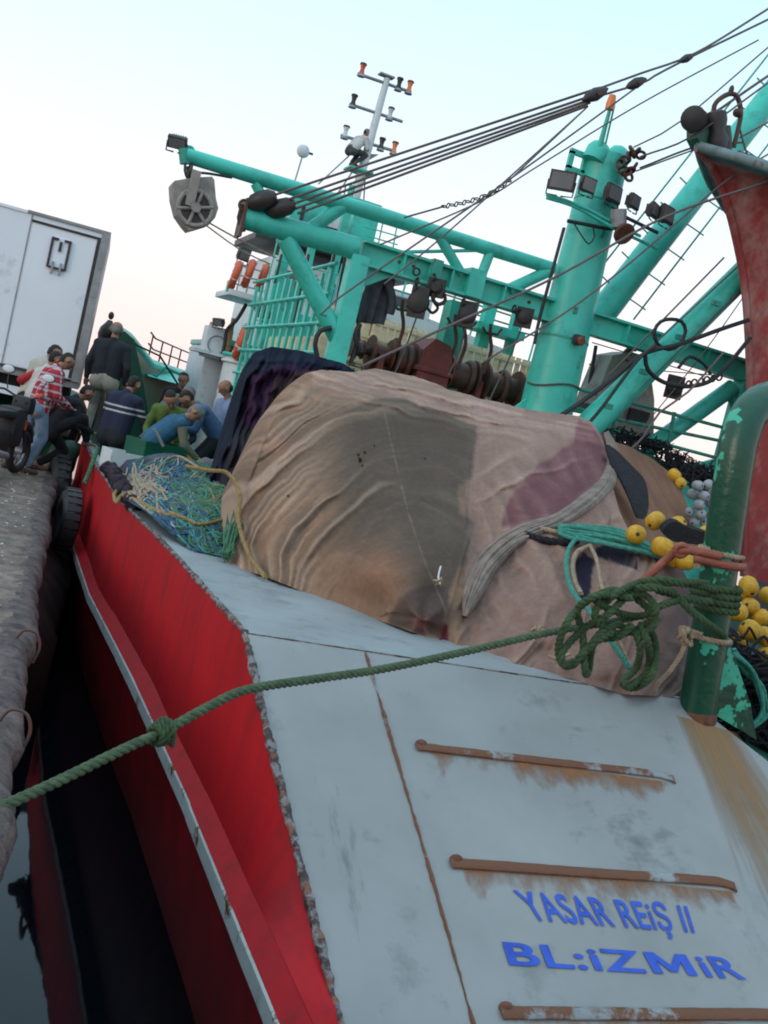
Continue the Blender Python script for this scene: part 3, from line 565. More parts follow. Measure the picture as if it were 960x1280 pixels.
MB().prism([g(458, 335)+Vector((0, -.012, 0)), g(492, 345)+Vector((0, -.012, 0)), g(455, 358)+Vector((0, -.012, 0))], (0, .024, 0)).build('corner_gusset', 'turq', gan, smooth=False)
rx = g(930, 470); MB().box((rx.x+.05, YG, (rx.z-.1)/2), (.22, .22, rx.z+.05), bev=.015).build('gantry_post', 'turq', gan)
MB().tube([g(916, 484), g(808, 562)], .11, 16).build('gantry_brace', 'turq', gan)
MB().prism([g(916, 484), g(917, 520), g(912, 503), g(899, 496), g(884, 505), g(900, 492)], (0, .02, 0)).build('corner_gusset', 'turq', gan, smooth=False)
MB().tube(crom([g(455, 322)+Vector((0, .18, .02)), g(480, 331, 11.2), g(520, 338, 11.2), g(560, 352, 11.2)], .1), .02, 6).build('beam_pipe', 'turqd', gan)
# upper boom with its struts
ub = MB().tube([g(232, 194), g(460, 264), g(692, 336)], [.078, .085, .075], 18).build('upper_boom', 'turq', boat)
MB().torus(g(237, 189), (0, 1, 0), .045, .016, 16, 6).build('boom_eye', 'turq', ub); MB().cyl(g(230, 186), g(232, 205), .06, 12).build('boom_end', 'turqd', ub)
for a, b_, r in (((319, 229), (347, 285), .055), ((428, 258), (372, 298), .075), ((550, 297), (577, 343), .06), ((612, 317), (599, 351), .06), ((688, 338), (636, 362), .07), ((598, 313), (505, 315), .02)):
    MB().cyl(g(*a), g(*b_), r, 14).build('boom_strut', 'turq', ub)
# rear frame
for a, b_, w_, Y in (((572, 378), (550, 445), .26, 12.6), ((614, 378), (597, 436), .16, 13.4), ((652, 370), (640, 408), .12, 13.4)):
    P = g(*a, Y); Q = g(*b_, Y); Q.x = P.x; Q.z = 1.2; MB().box((P+Q)/2, (w_, w_, (P-Q).length)).build('rear_post', 'turq' if w_ < .25 else 'turqd', boat)
MB().box(g(617, 414, 13.3), (.75, .5, .1)).build('rear_shelf', 'turq', boat)
# ---- crane column
cb = Vector((6.2, YG, -.1)); ct = Vector((6.14, YG, 5.42))
colm = MB().tube([cb, cb.lerp(ct, .5), cb.lerp(ct, .82), ct], [.335, .32, .275, .26], 40).build('crane_column', 'turq', boat)
for a in (g(747, 190, 10.9), g(772, 196, 11.1)): MB().lathe(a+Vector((-.03, 0, -.12)), a+Vector((.03, 0, .12)), [(0, .14), (.6, .14), (.85, .11), (1, .05)], 20).build('column_head', 'turq', colm)
lg = MB(); c_ = g(722, 203); lg.box(c_+Vector((0, 0, .1)), (.26, .05, .06)); lg.box(c_-Vector((0, 0, .1)), (.26, .05, .06)); lg.box(c_-Vector((.1, 0, 0)), (.06, .05, .2)); lg.box(c_+Vector((.1, 0, 0)), (.08, .05, .2)); lg.build('lifting_lug', 'turq', colm, smooth=False)
MB().tube([cb.lerp(ct, .60)+Vector((0, 0, -.012)), cb.lerp(ct, .60)+Vector((0, 0, .012))], .312, 40).build('column_weld', 'turqd', colm)
MB().prism([g(644, 509, 10.95), g(676, 486, 10.95), g(672, 518, 10.95)], (0, .04, 0)).build('column_knee', 'turq', colm, smooth=False)
bk = MB(); bk.tube(crom([g(683, 243, 10.75), g(708, 251, 10.6), g(735, 262, 10.5), g(765, 278, 10.55), g(800, 295, 10.75)], .05), .02, 8); bk.tube(crom([g(683, 247, 10.75), g(720, 259, 10.55), g(765, 284, 10.5), g(822, 311, 10.7)], .05), .02, 8)
bk.build('lamp_bracket', 'turq', colm)
def floodlight(c, az, el, w_, h_, parent, bracket=True):
    f = Vector((math.sin(az)*math.cos(el), math.cos(az)*math.cos(el), math.sin(el))); r_ = f.cross(Vector((0, 0, 1))).normalized(); u_ = r_.cross(f)
    mb = MB(); mb.box(c, (w_, .05, h_), (r_, f, u_), .008); mb.prism([c-f*.025+r_*(i*w_*.42)+u_*(j*h_*.42) for i, j in ((-1, -1), (1, -1), (1, 1), (-1, 1))], -f*.02)
    for k in range(6): mb.box(c-f*.055+r_*(w_*(-.3+.12*k)), (.008, .06, h_*.7), (r_, f, u_))
    mb.box(c-f*.04-u_*(h_*.3), (w_*.3, .07, h_*.3), (r_, f, u_))
    o = mb.build('floodlight', 'steel', parent, smooth=False)
    MB().box(c+f*.028, (w_*.84, .006, h_*.78), (r_, f, u_)).build('lamp_glass', 'glass', o, smooth=False)
    if bracket:
        b2 = MB()
        for i in (-1, 1): b2.tube([c+r_*(i*w_*.52), c+r_*(i*w_*.5)-Vector((0, 0, h_*.75)), c+r_*(i*.02)-Vector((0, 0, h_*.78))], .009, 6)
        b2.build('lamp_yoke', 'steel', o)
    return o
AZC = R(180+22)
for (px, py, w_, h_, da, el) in ((703, 226, .30, .22, -.25, .1), (735, 231, .20, .17, .5, .05), (767, 242, .26, .19, .75, -.05), (793, 252, .20, .16, .85, 0), (818, 263, .20, .16, 1.0, 0), (834, 268, .24, .2, .75, -.1)):
    floodlight(g(px, py, 10.55), AZC-da, -el, w_, h_, boat)
MB().cyl(g(773, 262, 10.5), g(773, 284, 10.5), .095, 14).build('signal_lamp', 'alu', boat)
MB().lathe(g(776, 288, 10.5), g(781, 293, 10.42), [(0, .07), (.5, .12), (1, .13)], 16).build('horn_lamp', 'rust', boat)
MB().tube([g(783, 272, 10.45), g(822, 291, 10.45)], .022, 8).build('lamp_arm', 'steel', boat)
MB().tube(crom([g(709, 276, 10.66), g(735, 281, 10.6), g(765, 286, 10.6), g(782, 278, 10.6)], .05), .022, 8).build('cable_clamp', 'black', colm)
MB().tube(crom([g(718, 280, 10.6), g(728, 296, 10.6), g(736, 305, 10.6), g(743, 296, 10.6), g(741, 284, 10.6)], .04), .008, 6).build('loose_cable', 'black', colm)
MB().tube(crom([g(741, 282, 10.55), g(700, 320, 10.65), g(705, 285, 10.6), g(690, 340, 10.5), g(674, 400, 10.55), g(668, 430, 10.55)][2:], .08), .02, 6).build('power_cable', 'black', colm)
vl = g(723, 425, 10.62); MB().box(vl, (.12, .1, .12), bev=.02).build('valve_box', 'steel', colm); MB().cyl(vl-Vector((0, .04, 0)), vl-Vector((.0, .09, .02)), .045, 12).build('red_valve', 'rope_rust', colm)
MB().tube([cb.lerp(ct, .5)+Vector((.335*math.cos(a), .335*math.sin(a), .02*math.sin(3*a)+.05*math.cos(a))) for a in np.linspace(PI, 2*PI, 20)], .012, 6).build('strap', 'wire', colm)
bl_ = g(764, 127, 10.6); MB().lathe(bl_-Vector((0, 0, .09)), bl_+Vector((0, 0, .07)), [(0, .05), (.4, .055), (1, .04)], 12).build('beacon', 'lens_orange', boat)
MB().tube([g(763, 134, 10.7), g(750, 182, 10.8)], [.02, .035], 8).build('beacon_pole', 'turq', boat); MB().tube([g(768, 132, 10.7), g(757, 180, 10.8)], .012, 8).build('beacon_pole', 'turq', boat)
# ---- booms
b1 = MB().tube([g(742, 405, 11.6), g(800, 330, 11.6), g(1010, 60, 11.6)], [.19, .18, .165], 24).build('main_boom', 'turq', boat)
b2 = MB().tube([g(715, 553, 10.55), g(800, 470, 10.55), g(1010, 262, 10.55)], [.17, .165, .155], 24).build('lower_boom', 'turq', boat)
P0, P1 = np.array([742., 405.]), np.array([1010., 60.])
for s_ in (-1, 1):
    nr = np.array([P1[1]-P0[1], -(P1[0]-P0[0])]); nr = nr/np.linalg.norm(nr); a = P0+(P1-P0)*.08+nr*36*s_; c = P0+(P1-P0)*1.0+nr*34*s_; MB().cyl(g(*a, 11.5), g(*c, 11.5), .012, 6).build('ladder_wire', 'turqd', b1)
for k in range(9):
    t_ = .12+k*.09; q = P0+(P1-P0)*t_; nr = np.array([P1[1]-P0[1], -(P1[0]-P0[0])]); nr = nr/np.linalg.norm(nr)
    for s_ in (-1, 1): MB().cyl(g(*(q+nr*16*s_), 11.5), g(*(q+nr*34*s_+np.array([6, 3])), 11.5), .01, 5).build('ladder_rung', 'turqd', b1)
for a, c in (((690, 592), (960, 330)), ((742, 500), (958, 300)), ((760, 470), (905, 322))):
    MB().cyl(g(*a, 10.4), g(*c, 10.4), .011, 6).build('boom_wire', 'wire', b2)
for k in range(4): q = g(760+k*45, 508-k*43, 10.3); MB().box(q, (.1, .06, .06)).build('boom_cleat', 'turqd', b2)
# ---- starboard net bin wall and rails
nb = MB().prism([g(p[0], p[1], 10.85) for p in [(735, 540), (790, 556), (850, 586), (908, 570), (915, 640), (915, 760), (760, 700)]], (0, .06, 0)).build('net_bin_wall', 'turq', boat, smooth=False)
sr = MB()
for a, c in (((715, 484), (910, 536)), ((712, 512), (905, 552)), ((759, 536), (902, 574)), ((700, 505), (772, 524))): sr.tube([g(*a, 10.8), g(*c, 10.8)], .022, 8)
sr_ = sr.build('starboard_rail', 'turqd', boat)
for a, c in (((769, 520), (762, 560)), ((843, 515), (832, 575)), ((712, 480), (700, 520))): MB().cyl(g(*a, 10.8), g(*c, 10.8), .024, 8).build('rail_post', 'turqd', sr_)
MB().cyl(g(745, 432, 11.6), g(737, 480, 11.6), .025, 8).build('rail_post', 'steel', sr_)
sr2 = MB()
for a, c in (((740, 428), (880, 470)), ((736, 455), (760, 462)), ((806, 462), (905, 470))): sr2.cyl(g(*a, 11.7), g(*c, 11.7), .008, 6)
sr2.build('guard_wire', 'wire', boat)
# ---- trawl winch
YW = 11.9; wz = g(545, 462, YW).z; wx = lambda px, py: g(px, py, YW).x
wn = MB().cyl((wx(440, 435), YW, wz), (wx(672, 500), YW, wz), .05, 14).build('winch_shaft', 'winch', boat)
def drum(x0, x1, rf, rc, m_='winch'):
    o = MB().lathe((x0, YW, wz), (x1, YW, wz), [(0, rf), (.06, rf), (.07, rc), (.3, rc*1.12), (.6, rc*1.05), (.93, rc), (.94, rf), (1, rf)], 28).build('winch_drum', m_, wn)
    return o
drum(wx(462, 440), wx(486, 450), .21, .12); drum(wx(489, 450), wx(514, 458), .25, .16); drum(wx(556, 468), wx(590, 480), .24, .16); drum(wx(600, 480), wx(645, 492), .26, .15); drum(wx(437, 440), wx(452, 444), .12, .09)
gx = wx(533, 460); MB().prism([Vector((gx+a*.22, YW-.25, wz+b_*.3)) for a, b_ in ((-1, -1.2), (1, -1.2), (1, .35), (.7, 1), (-.3, 1.15), (-.9, .6))], (0, .5, 0)).build('gearbox', 'winchred', wn, smooth=False)
MB().box((gx, YW, wz-.05), (.52, .56, .06), bev=.01).build('gearbox_flange', 'winchred', wn)
for a in (470, 592, 655): MB().box((wx(a, 450+(a-470)*.25), YW, wz/2-.05), (.07, .4, wz+.1)).build('winch_leg', 'winchred', wn)
for px in (494, 560, 572, 604): 
    a = g(px, 440+(px-494)*.25, 11.7); mb = MB(); mb.tube(crom([a, a+Vector((.03, 0, .3)), a+Vector((-.04, 0, .5)), a+Vector((-.06, 0, .62))], .06), .024, 8); mb.tube([a+Vector((-.16, 0, .56)), a+Vector((-.1, 0, .5)), a+Vector((.06, 0, .52)), a+Vector((.1, 0, .6))], .018, 8); mb.build('brake_lever', 'winch', wn)
for px in (505, 548, 583, 625): MB().torus((wx(px, 455+(px-500)*.26), YW, wz), (1, 0, 0), .19, .04).build('wire_coil', 'winch', wn)
# ================================================================ THINGS ON AND OVER THE BOAT
def crate():
    r_ = thing('wooden_crate', 'c', 'crate', (0, 0, 0), 'pale wooden fish crates stacked behind the winch')
    for k in range(6): MB().box((-.25+k*.1, -.2, .17), (.078, .015, .33)).build('slat', 'wood', r_, smooth=False)
    for k in range(6): MB().box((-.25+k*.1, .2, .17), (.078, .015, .33)).build('slat', 'wood', r_, smooth=False)
    for i in (-1, 1): MB().box((i*.3, 0, .17), (.018, .385, .33)).build('end_board', 'wood', r_, smooth=False)
    MB().box((0, 0, .015), (.58, .38, .02)).build('bottom', 'woodd', r_, smooth=False)
    for z_ in (.07, .27): MB().box((0, -.216, z_), (.62, .014, .045)).build('batten', 'wood', r_, smooth=False)
    return r_
c0 = crate(); first = True; rc = random.Random(7)
for row in range(5):
    for k in range(6):
        o = c0 if first else copy_tree(c0); first = False
        o.location = Vector((4.05+k*.64+rc.uniform(-.01, .01), 12.98+rc.uniform(-.03, .03), 1.34+row*.345)); o.rotation_euler.z = rc.uniform(-.03, .03)
        o['label'] = ('pale slatted fish crate in the top row of the stack behind the winch' if row == 4 else 'pale slatted fish crate inside the tall stack behind the winch')
for k in range(4):
    for row in range(4):
        o = copy_tree(c0); o.location = Vector((3.68, 12.5+k*.66-.2, 1.2+row*.345)); o.rotation_euler.z = PI/2; o['label'] = 'pale slatted fish crate stacked behind the turquoise side cage'; o['group'] = 'fish crates behind the side cage'
# stack bases for the side ones
MB().box((3.72, 13.6, .55), (.55, 3.2, 1.3)).build('side_locker', 'turqd', boat)
def liferings():
    sp = [((294, 344), .9, 15.85, 'orange life ring hung at the outer end of the upper wing rail'), ((311, 342), .9, 15.85, 'orange life ring hung beside the floodlight on the upper wing rail'), ((328, 347), .9, 15.95, 'darker orange life ring hung innermost on the upper wing rail'), ((302, 427), 1.12, 15.6, 'large bright orange life ring hung beside the white box'), ((262, 420), 1.0, 17.0, 'faded orange life ring hung behind the white box')]
    r0 = None
    for (p, s_, Y, lb) in sp:
        if r0 is None:
            r0 = thing('life_ring', lb, 'life ring', (0, 0, 0), 'orange life rings hung round the wheelhouse')
            MB().torus((0, 0, 0), (1, 0, 0), .27, .085, 30, 12).build('ring', 'orange', r0)
            for k in range(4):
                a = k*PI/2+.4; MB().tube([(dx, math.cos(a)*rr, math.sin(a)*rr) for dx, rr in ((.0, .18), (.088, .24), (.088, .30), (0, .362), (-.088, .30), (-.088, .24), (0, .18))], .012, 6).build('band', 'white', r0)
            r_ = r0
        else: r_ = copy_tree(r0)
        r_.location = V(atY(*p, Y)); r_.scale = (s_*.74,)*3; r_.rotation_euler = (0, R(8), R(-9)); r_['label'] = lb
liferings()
# white box on the ledge
wb = thing('white_machine_box', 'white ventilated machine box standing on the deckhouse ledge below a lamp', 'machine box', atY(268, 448, 16.5)); c = V(atY(270, 429, 16.5))
MB().box(c, (.42, .36, .5), bev=.03).build('casing', 'white', wb); MB().torus(c-Vector((.02, .185, .03)), (0, 1, 0), .14, .012).build('fan_ring', 'alu', wb)
for k in range(5): MB().box(c+Vector((.214, 0, -.15+k*.07)), (.006, .26, .02)).build('vent_slot', 'steel', wb)
MB().tube(crom(lp([(276, 452), (281, 430), (284, 412), (296, 400), (308, 380)], 16.2), .06), .03, 8).build('hose', 'black', wb)
floodlight(V(atY(273, 403, 16.2)), R(230), -.5, .20, .12, boat); floodlight(V(atY(305, 318, 15.9)), R(150), -.2, .22, .2, boat); floodlight(V(atY(222, 178, 11)), R(200), -.7, .20, .13, boat); floodlight(V(atY(328, 391, 15.3)), R(240), -.7, .28, .16, boat)
MB().tube(crom(lp([(222, 184), (228, 192), (236, 192)], 11), .03), .01, 6).build('lamp_stem', 'steel', boat)
floodlight(V(atY(500, 377, 14.2)), R(190), -.6, .26, .14, boat)
# hanging grey power block at the boom end
pbk = thing('power_block', 'big grey shield-shaped hauling block hanging from the boom tip', 'power block', atY(240, 292, 11))
def q_(px, py, dy=0): return V(atY(px, py, 11))+Vector((0, dy, 0))
out_ = [(213, 232), (216, 228), (240, 224), (262, 223), (265, 227), (267, 250), (270, 262), (266, 274), (258, 283), (245, 287), (234, 290), (228, 283), (219, 270), (214, 250)]
MB().prism([q_(x, y, -.13) for x, y in out_], (0, .26, 0)).build('side_plate', 'greybox', pbk, smooth=False)
MB().torus(q_(241, 262, -.14), (0, 1, 0), .175, .025).build('sheave_rim', 'greybox', pbk); MB().cyl(q_(241, 262, -.14), q_(241, 262, -.20), .05, 14).build('axle', 'greybox', pbk)
MB().cyl(q_(241, 262, -.134), q_(241, 262, -.142), .16, 28).build('sheave', 'steel', pbk)
for k in range(6):
    a = k*PI/3+.3; c = q_(241, 262, -.155); MB().cyl(c, c+Vector((math.cos(a)*.19, 0, math.sin(a)*.19)), .018, 6).build('spoke', 'greybox', pbk)
MB().box(q_(238, 238, -.16), (.09, .05, .36)).build('strap', 'greybox', pbk); MB().torus(q_(237, 214), (1, 0, 0), .07, .018).build('shackle', 'steel', pbk)
MB().cyl(q_(236, 208), q_(238, 226), .03, 8).build('swivel', 'steel', pbk)
MB().tube(crom([q_(232, 200, -.02), q_(229, 215, -.1), q_(233, 226, -.1), q_(240, 232, -.1)], .05), .014, 6).build('hydraulic_hose', 'black', pbk)
# starboard net hauler: grey hopper with a toothed ring, partly behind the boom
nh = thing('net_hauler', 'grey metal net hauler with a toothed ring behind the lower boom', 'net hauler', atY(780, 560, 11.4))
h = lambda px, py: V(atY(px, py, 11.3))
MB().prism([h(*p) for p in [(766, 444), (790, 440), (810, 446), (814, 470), (818, 500), (817, 552), (770, 552), (742, 505), (748, 488)]], (0, .45, 0)).build('hopper', 'greybox', nh, smooth=False)
MB().torus(h(797, 455), (.2, 1, 0), .22, .035).build('toothed_ring', 'winch', nh)
for k in range(14):
    a = k*2*PI/14; MB().box(h(797, 455)+Vector((math.cos(a)*.19, -.04, math.sin(a)*.19)), (.03, .03, .03)).build('tooth', 'winch', nh, smooth=False)
MB().box(h(795, 520)+Vector((0, -.05, 0)), (.3, .05, .16)).build('opening', 'black', nh, smooth=False); MB().box(h(792, 540)+Vector((0, -.06, 0)), (.5, .08, .05)).build('crossbar', 'greybox', nh, smooth=False)
# hanging pulley blocks and hooks under the gantry
def block(px, py, r, lb, hook=True, Y=10.85, tilt=1.0, top=None):
    c = V(atY(px, py, Y)); t_ = thing('pulley_block', lb, 'pulley block', c-Vector((0, 0, r)), 'dark pulley blocks slung from the gantry')
    ax = Vector((math.cos(tilt), math.sin(tilt), 0))
    MB().lathe(c-ax*.07, c+ax*.07, [(0, r*.5), (.15, r*.8), (.4, r*.85), (.5, r*.7), (.6, r*.85), (.85, r*.8), (1, r*.5)], 20).build('sheave', 'block', t_)
    MB().box(c, (.06, .2, r*2.3), (ax, Vector((0, 0, 1)).cross(ax), Vector((0, 0, 1)))).build('cheek', 'block', t_)
    e = V(atY(*top, Y)) if top else c+Vector((0, 0, r*1.7)); k = MB(); n_ = max(2, int((e-c).length/.085)-1)
    for i in range(n_):
        p = c.lerp(e, (i+1.2)/(n_+1)); k.torus(p, (1, 0, 0) if i % 2 else (0, 1, 0), .04, .012, 12, 6)
    k.build('chain', 'block', t_)
    if hook: a = c+Vector((.0, -.02, -r)); MB().tube(crom([a, a+Vector((0, 0, -.06)), a+Vector((.07, 0, -.12)), a+Vector((.02, 0, -.19)), a+Vector((-.06, 0, -.15))], .02), .018, 8).build('hook', 'block', t_)
block(523, 378, .15, 'largest dark pulley block slung low beside the open hook', False, top=(520, 330)); block(584, 393, .13, 'dark round pulley block hung against the rear post', False, top=(577, 372)); block(655, 397, .10, 'small dark pulley block on a short chain near the column', False, top=(638, 382)); block(545, 360, .09, 'small dark block with an open hook clamped under the beam', True, top=(541, 342))
block(843, 496-12, .12, 'flat grey block slung in the hose loop at the right leg', False, Y=10.4, tilt=1.2, top=(905, 470))
hk = MB(); a = V(atY(549, 362, 10.8)); hk.tube(crom([a, a+Vector((.06, 0, -.02)), a+Vector((.1, 0, -.1)), a+Vector((.03, 0, -.16)), a+Vector((-.05, 0, -.12)), a+Vector((-.06, 0, -.06))], .02), .022, 8); tag(hk.build('cargo_hook', 'block'), 'open curved cargo hook hanging under the gantry beam', 'hook')
# work jacket hung on the gantry post
G = []; U = []
for i in range(26):
    row = []
    for j in range(30):
        u, v_ = i/25, j/29; xx = 459+30*u+(4 if v_ > .4 else 0)*(u-.4)-v_*14+3*math.sin(u*9); yy = 349+v_*54+u*3-6*math.sin(u*PI)*(1-v_)
        p = V(atY(xx, yy, 11.25)); p.y += -.10*math.sin(u*PI)+.035*math.sin(u*19+v_*3); row.append(p)
    G.append(row)
jk = thing('work_jacket', 'dark grey work jacket hanging beside the left gantry post', 'jacket', V(atY(470, 404, 11.2)))
f_ = sheet('front', G, 'jacket', jk); so_ = f_.modifiers.new('solid', 'SOLIDIFY'); so_.thickness = .03
MB().tube(crom(lp([(484, 352), (489, 368), (490, 382), (487, 392)], 11.1), .04), [.05, .055, .05] and .05, 10).build('sleeve', 'jacket', jk)
MB().tube(crom(lp([(462, 358), (457, 372), (452, 388), (449, 400)], 11.2), .04), .045, 10).build('sleeve', 'jacket', jk)
# wires
WIRES = 'taut wires of the rigging'
def wire(pts, Y, r, lb, m_='wire', sag=0.0, Yb=None, grp=WIRES, name='wire_rope', chain=False):
    P = []
    for i, p in enumerate(pts): P.append(V(atY(p[0], p[1], p[2] if len(p) > 2 else (Y+(0 if Yb is None else (Yb-Y)*i/(len(pts)-1))))))
    if len(P) > 2: P = crom(P, .15)
    o = MB().tube(P, r, 7).build(name, m_); return tag(o, lb, 'wire', grp)
for a, b_, i in (((345, 243), (742, 112), 0), ((352, 252), (744, 118), 1), ((360, 257), (742, 123), 2), ((366, 262), (738, 128), 3), ((372, 267), (735, 132), 4)):
    wire([a, b_], 10.8, .0135, 'one of five close parallel wires from the gantry tip to the upper blocks', Yb=9.4, grp='five parallel hoist wires')
wire([(742, 113), (800, 92), (870, 66), (962, 10)], 9.4, .012, 'topmost wire running from the upper blocks off the corner'); wire([(742, 122), (802, 104), (818, 95), (858, 74), (965, 22)], 9.4, .012, 'wire carrying the dark clamp beyond the upper blocks')
wire([(800, 106), (640, 222), (420, 375), (408, 395)], 9.8, .010, 'long wire dropping from the upper blocks down left past the truss')
wire([(480, 580-225), (560, 290), (735, 133)], 10.2, .009, 'thin wire rising from the gantry beam to the upper blocks'); wire([(475, 306), (600, 252), (672, 208), (800, 130), (948, 50)], 10.4, .009, 'thin wire crossing from the truss to the upper right sky')
wire([(452, 458), (560, 408), (695, 346), (830, 272), (962, 226)], 9.6, .014, 'brown slack rope crossing in front of the column low down', 'wire'); wire([(605, 452), (700, 395), (780, 335), (905, 228), (965, 190)], 9.9, .011, 'dark wire crossing the column above the brown rope')
wire([(800, 196), (866, 170), (965, 100)], 10.2, .011, 'upper wire from the column head towards the red bow', Yb=9.8); wire([(792, 184), (850, 152), (965, 55)], 10.2, .009, 'thin wire leaving the column head steeply to the right', Yb=9.8); wire([(800, 210), (872, 183), (930, 178)], 10.2, .012, 'wire from the column shackles ending at the red bow', Yb=10.1); wire([(795, 214), (860, 190), (890, 180)], 10.15, .009, 'lowest wire from the column shackles to the red bow', Yb=10.1)
wire([(250, 272), (300, 300), (345, 322)], 11, .009, 'pale line from the hanging block to the cage', 'rope_beige'); wire([(250, 276), (300, 312), (338, 330)], 11, .008, 'lower pale line from the hanging block to the cage', 'rope_beige')
wire([(240, 215), (262, 217), (290, 222)], 10.95, .014, 'short dark hose from the boom tip along the boom', 'black')
wire([(655, 400), (640, 440), (612, 500)], 11.3, .010, 'steep wire from the small block down to the winch'); wire([(523, 390), (505, 440), (492, 470)], 11.3, .010, 'steep wire from the largest block down to the winch'); wire([(584, 400), (574, 440), (560, 470)], 11.3, .010, 'steep wire from the middle block down to the winch')
wire([(505, 272), (555, 258)], 10.0, .010, 'short wire joining the truss to the sagging chain')
ch = MB(); P = crom(lp([(555, 258), (585, 252), (612, 242), (636, 226)], 9.9), .045)
for i, p in enumerate(P): ch.torus(p, (1, .2, 0) if i % 2 else (0, .2, 1), .026, .007, 10, 5)
tag(ch.build('chain', 'steel'), 'slack chain hanging between the truss and the upper blocks', 'chain')
wire([(636, 226), (735, 133)], 9.85, .009, 'wire joining the slack chain to the upper blocks')
for (x, y, s_, lb) in ((744, 118, .16, 'long dark pulley block where the five wires meet'), (795, 104, .13, 'second dark pulley block just right of the five wires'), (858, 73, .10, 'small dark wire clamp high on the topmost rigging'), ):
    c = V(atY(x, y, 9.4)); d_ = (V(atY(x+40, y-18, 9.4))-c).normalized(); t_ = thing('wire_block', lb, 'pulley block', c-Vector((0, 0, s_*.4)))
    MB().lathe(c-d_*s_, c+d_*s_, [(0, .01), (.2, s_*.3), (.5, s_*.42), (.8, s_*.3), (1, .01)], 12).build('cheek', 'steel', t_); MB().cyl(c-Vector((0, s_*.5, 0)), c+Vector((0, s_*.5, 0)), s_*.15, 10).build('pin', 'winch', t_)
for (x, y, lb) in ((328, 250, 'upper dark pulley block at the tip of the cantilever tube'), (352, 260, 'lower dark pulley block at the tip of the cantilever tube')):
    c = V(atY(x, y, 10.85)); d_ = (V(atY(x+40, y-12, 10.7))-c).normalized(); t_ = thing('tip_block', lb, 'pulley block', c-Vector((0, 0, .1)), 'blocks at the cantilever tip')
    MB().lathe(c-d_*.17, c+d_*.15, [(0, .04), (.2, .085), (.5, .10), (.8, .09), (1, .05)], 14).build('cheek', 'steel', t_); MB().torus(c-d_*.2, (0, 1, 0), .055, .016, 16, 6).build('shackle', 'winch', t_)
# shackles at column head
sk = thing('shackle_cluster', 'cluster of dark shackles and links on the head of the column', 'shackles', V(atY(790, 215, 10.6)))
for i, (x, y) in enumerate(((776, 204), (781, 200), (786, 196), (791, 192), (796, 190), (801, 194), (778, 212), (783, 216), (788, 213), (793, 209), (790, 188), (786, 221))): MB().torus(V(atY(x, y, 10.6)), (math.cos(i), .5, math.sin(i*1.7)), .05, .018, 14, 7).build('link', 'winch', sk)
# hoses on the right
def hose(pts, Y, r, lb, closed=False, m_='black'):
    o = MB().tube(crom(lp(pts, Y), .06, closed), r, 9, closed=closed).build('rubber_hose', m_); return tag(o, lb, 'hose', 'black hoses and lines by the lower boom')
hose([(838, 399), (852, 402), (857, 414), (850, 430), (836, 437), (822, 430), (818, 414), (826, 402)], 10.2, .022, 'small coil of black hose at the lower boom', True)
hose([(936, 400), (900, 412), (850, 430), (806, 442), (770, 470), (730, 500), (700, 520)], 10.1, .026, 'thick black hose running down from the red bow to the nets')
hose([(806, 440), (810, 462), (830, 478), (860, 483), (890, 475), (915, 450), (938, 422)], 10.15, .026, 'big slack loop of black hose under the lower boom')
hose([(820, 432), (800, 447), (780, 472), (752, 510), (735, 530)], 10.05, .020, 'thinner black hose beside the thick one'); hose([(848, 460), (862, 446), (880, 455), (888, 468)], 10.2, .02, 'short hooked black hose at the grey block')
wire([(905, 440), (860, 490), (825, 515), (805, 545), (790, 560)], 9.9, .013, 'frayed dark line dropping from the lower boom to the rail')
wire([(958, 330), (880, 440), (795, 545)], 10.3, .007, 'thin straight line right of the lower boom')
# the small figure up the mast and others come with the people below

for f_ in (.30, .74, .9): MB().tube([cb.lerp(ct, f_)+Vector((0, 0, -.008)), cb.lerp(ct, f_)+Vector((0, 0, .008))], .336-.075*f_+.004, 40).build('column_weld', 'turqd', colm)
for f_, a_ in ((.66, -1.9), (.55, -1.2), (.42, -2.1), (.83, -1.5)):
    p_ = cb.lerp(ct, f_)+Vector((math.cos(a_), math.sin(a_), 0))*(.335-.07*f_); MB().box(p_, (.05, .05, .09), bev=.008).build('pad_eye', 'turqd', colm)
for px in (497, 515, 640, 660):
    c = g(px, 322+(px-450)*.2834, 10.87); c.z = beam_z; MB().cyl(c, c+Vector((0, -.02, 0)), .022, 6).build('bolt', 'steel', gan)

MB().tube(crom(lp([(398, 452), (394, 430), (400, 414), (414, 410)], 10.9), .05), .028, 8).build('deck_hose', 'black', boat)
MB().tube(crom(lp([(438, 455), (447, 425), (448, 400), (446, 388)], 10.95), .05), .026, 8).build('deck_hose', 'black', boat)
MB().tube(crom(lp([(450, 405), (444, 420), (452, 440)], 10.9), .05), .03, 8).build('deck_hose', 'black', boat)
for x0, x1, Y_ in ((352, 331, 15.35), (386, 366, 13.0), (418, 398, 11.9), (432, 416, 11.7)): MB().cyl(V(atY(x0, 318, Y_)), V(atY(x1, 410, Y_)), .02, 8).build('cage_upright', 'steel', cage)
bj = MB(); bj.prism(crom([V(atY(x, y, 15.6)) for x, y in ((357, 352), (366, 350), (368, 372), (360, 392), (352, 380))], .1, True), (0, .06, 0)); bj.build('cage_flap', 'turq', cage)
